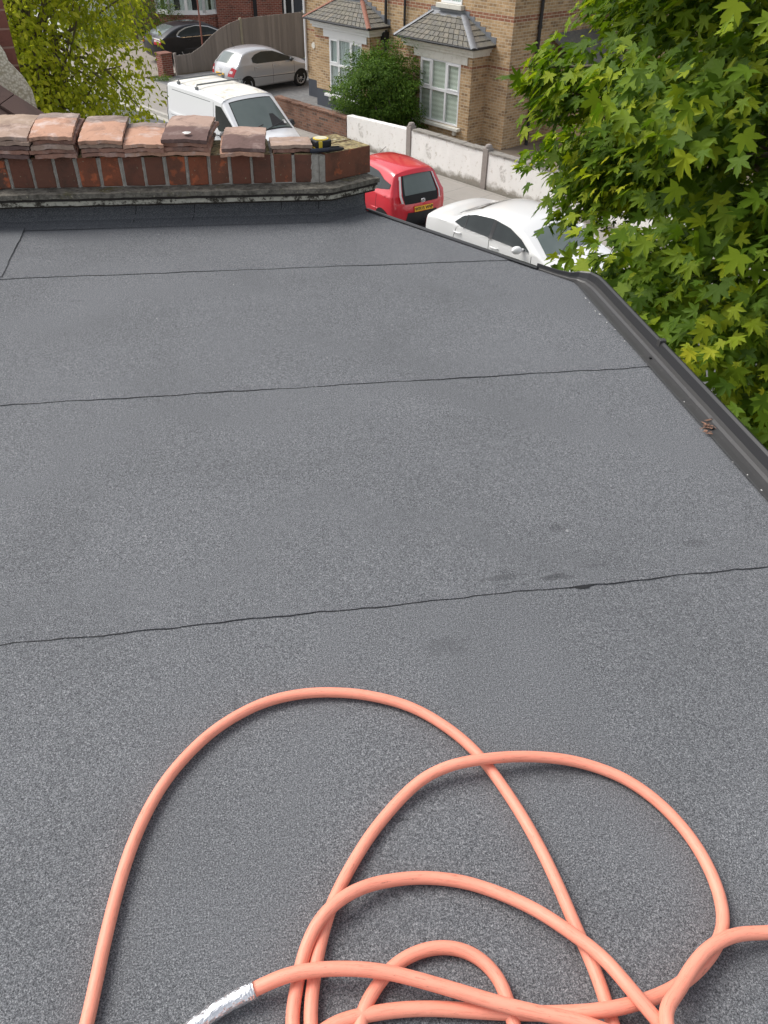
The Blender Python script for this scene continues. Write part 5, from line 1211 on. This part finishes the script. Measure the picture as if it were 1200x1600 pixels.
def tube_uv(pts, rad, n=16, wob=0):
    q = MB(); rings = []; uvs = []; L = 0; prev = None; ref = Vector((0, 0, 1))
    for i, p in enumerate(pts):
        t = (pts[min(i+1, len(pts)-1)]-pts[max(i-1, 0)]).normalized(); a = t.cross(ref).normalized(); b = a.cross(t).normalized()
        if prev is not None: L += (p-prev).length
        prev = p; ring = []
        for k in range(n):
            th = k*2*math.pi/n; rr = (rad[i] if hasattr(rad, '__len__') else rad)
            if wob: rr *= 1+wob*(sn(L*70, th*1, 1)+sn(L*120+th*2, th*2, 2)*.8)
            ring.append(tuple(p+a*math.cos(th)*rr+b*math.sin(th)*rr)); uvs.append((L, th/(2*math.pi)*.1*10/10))
        rings.append(ring)
    q.grid(rings, closed_v=True); q.uv = uvs
    q.f.append(tuple(range(n))[::-1]); q.mi.append(0); q.f.append(tuple((len(pts)-1)*n+k for k in range(n))); q.mi.append(0)
    return q
dense = cl
def refine(pts, k):
    return [Vector(p) for p in catmull(pts, k)]
tube_uv(refine(cl[nfoil:], 2), r_h).build('rubber_tube', 'hose_orange', HO, smooth=True)
fo = refine(cl[:nfoil+1], 4); d0 = (fo[0]-fo[5]).normalized(); fo = [fo[0]+d0*(.05-.0033*i) for i in range(15)]+fo
tube_uv(fo, [r_h*1.2+.0012*max(0, (i-len(fo)+8)/8)*(i % 2) for i in range(len(fo))], 26, wob=.05).build('foil_wrap', 'foil', HO, smooth=False)

# ------------------------------------------------------------------ neighbour behind the parapet, far left
def wpt(px, py, hd):     # point on a sight line at a horizontal distance
    r = ray(px, py); s_ = hd/math.hypot(r[0], r[1]); return Vector((r[0]*s_, r[1]*s_, CAM_H+r[2]*s_))
NE = thing('neighbour_house', 'neighbouring house end with brown tiles, pebbledash gable and brick chimney at the left edge', 'house', (-2.6, 5.4, 0))
inv = Vector((2.6, -5.4, 0))
cx0 = wpt(30, 105, 5.2)
q = MB(); M4 = Matrix.Translation((cx0.x, cx0.y, 0)) @ Matrix.Rotation(R(26), 4, 'Z'); q.box(-.9, 0, 0, .75, 3.0, 8.4, Matrix.Translation(inv) @ M4); q.build('chimney', 'chimney_brick', NE)
# pebbledash gable: sloping top edge
tp = [wpt(-260, -120, 4.9), wpt(-60, 25, 4.9), wpt(0, 70, 4.9), wpt(8, 82, 4.9), wpt(14, 97, 4.9), wpt(28, 112, 4.9), wpt(38, 122, 4.9), wpt(50, 140, 4.9), wpt(57, 165, 4.9), wpt(64, 190, 4.9), wpt(72, 260, 4.9)]
dv = Vector((-.42, .90, 0)).normalized()*.22
q = MB(); P = []
for p in tp:
    f_ = p; P.append([tuple(inv+Vector((f_.x, f_.y, 2.0))), tuple(inv+f_), tuple(inv+f_+dv+Vector((0, 0, -.02))), tuple(inv+Vector((f_.x+dv.x, f_.y+dv.y, 2.0)))])
q.grid(P, flip=True); q.add(P[-1], [(0, 1, 2, 3)]); q.build('pebbledash_gable', 'pebbledash', NE)
# tiled roof plane in front of the gable
p1, p2 = wpt(-10, 127, 4.55), wpt(66, 175, 4.45)
ex = (p2-p1).normalized()
dn = Vector((.30, -.80, -.52)); dn = (dn-ex*dn.dot(ex)).normalized(); nr = ex.cross(dn); nr = nr if nr.z > 0 else -nr
st = p1-ex*1.6; q = MB(); g_ = random.Random(9)
for r_i in range(12):
    for c_i in range(-1, 20):
        x0 = c_i*.155+(.0775 if r_i % 2 else 0)
        if x0+.155 > 1.6+(p2-p1).length+.16: continue
        o3 = inv+st+ex*x0+dn*(.115*r_i)
        j = g_.uniform(0, .004)
        a_ = o3+nr*(.002); b_ = o3+ex*.150+nr*.002; c_ = o3+ex*.150+dn*.135+nr*(.020+j); d_2 = o3+dn*.135+nr*(.020+j)
        dnr = nr*-.013
        q.add([a_, b_, c_, d_2, a_+dnr, b_+dnr, c_+dnr, d_2+dnr], [(0, 1, 2, 3), (7, 6, 5, 4), (3, 2, 6, 7), (0, 3, 7, 4), (1, 5, 6, 2)])
q.build('tiled_roof', 'roof_tile_brown', NE)
q = MB(); q.box(-3.5, .55, -.8, 1.6, -5.4*0, 4.75, Matrix.Translation((0, 0, 0))); q.build('wall', 'house_brick', NE)
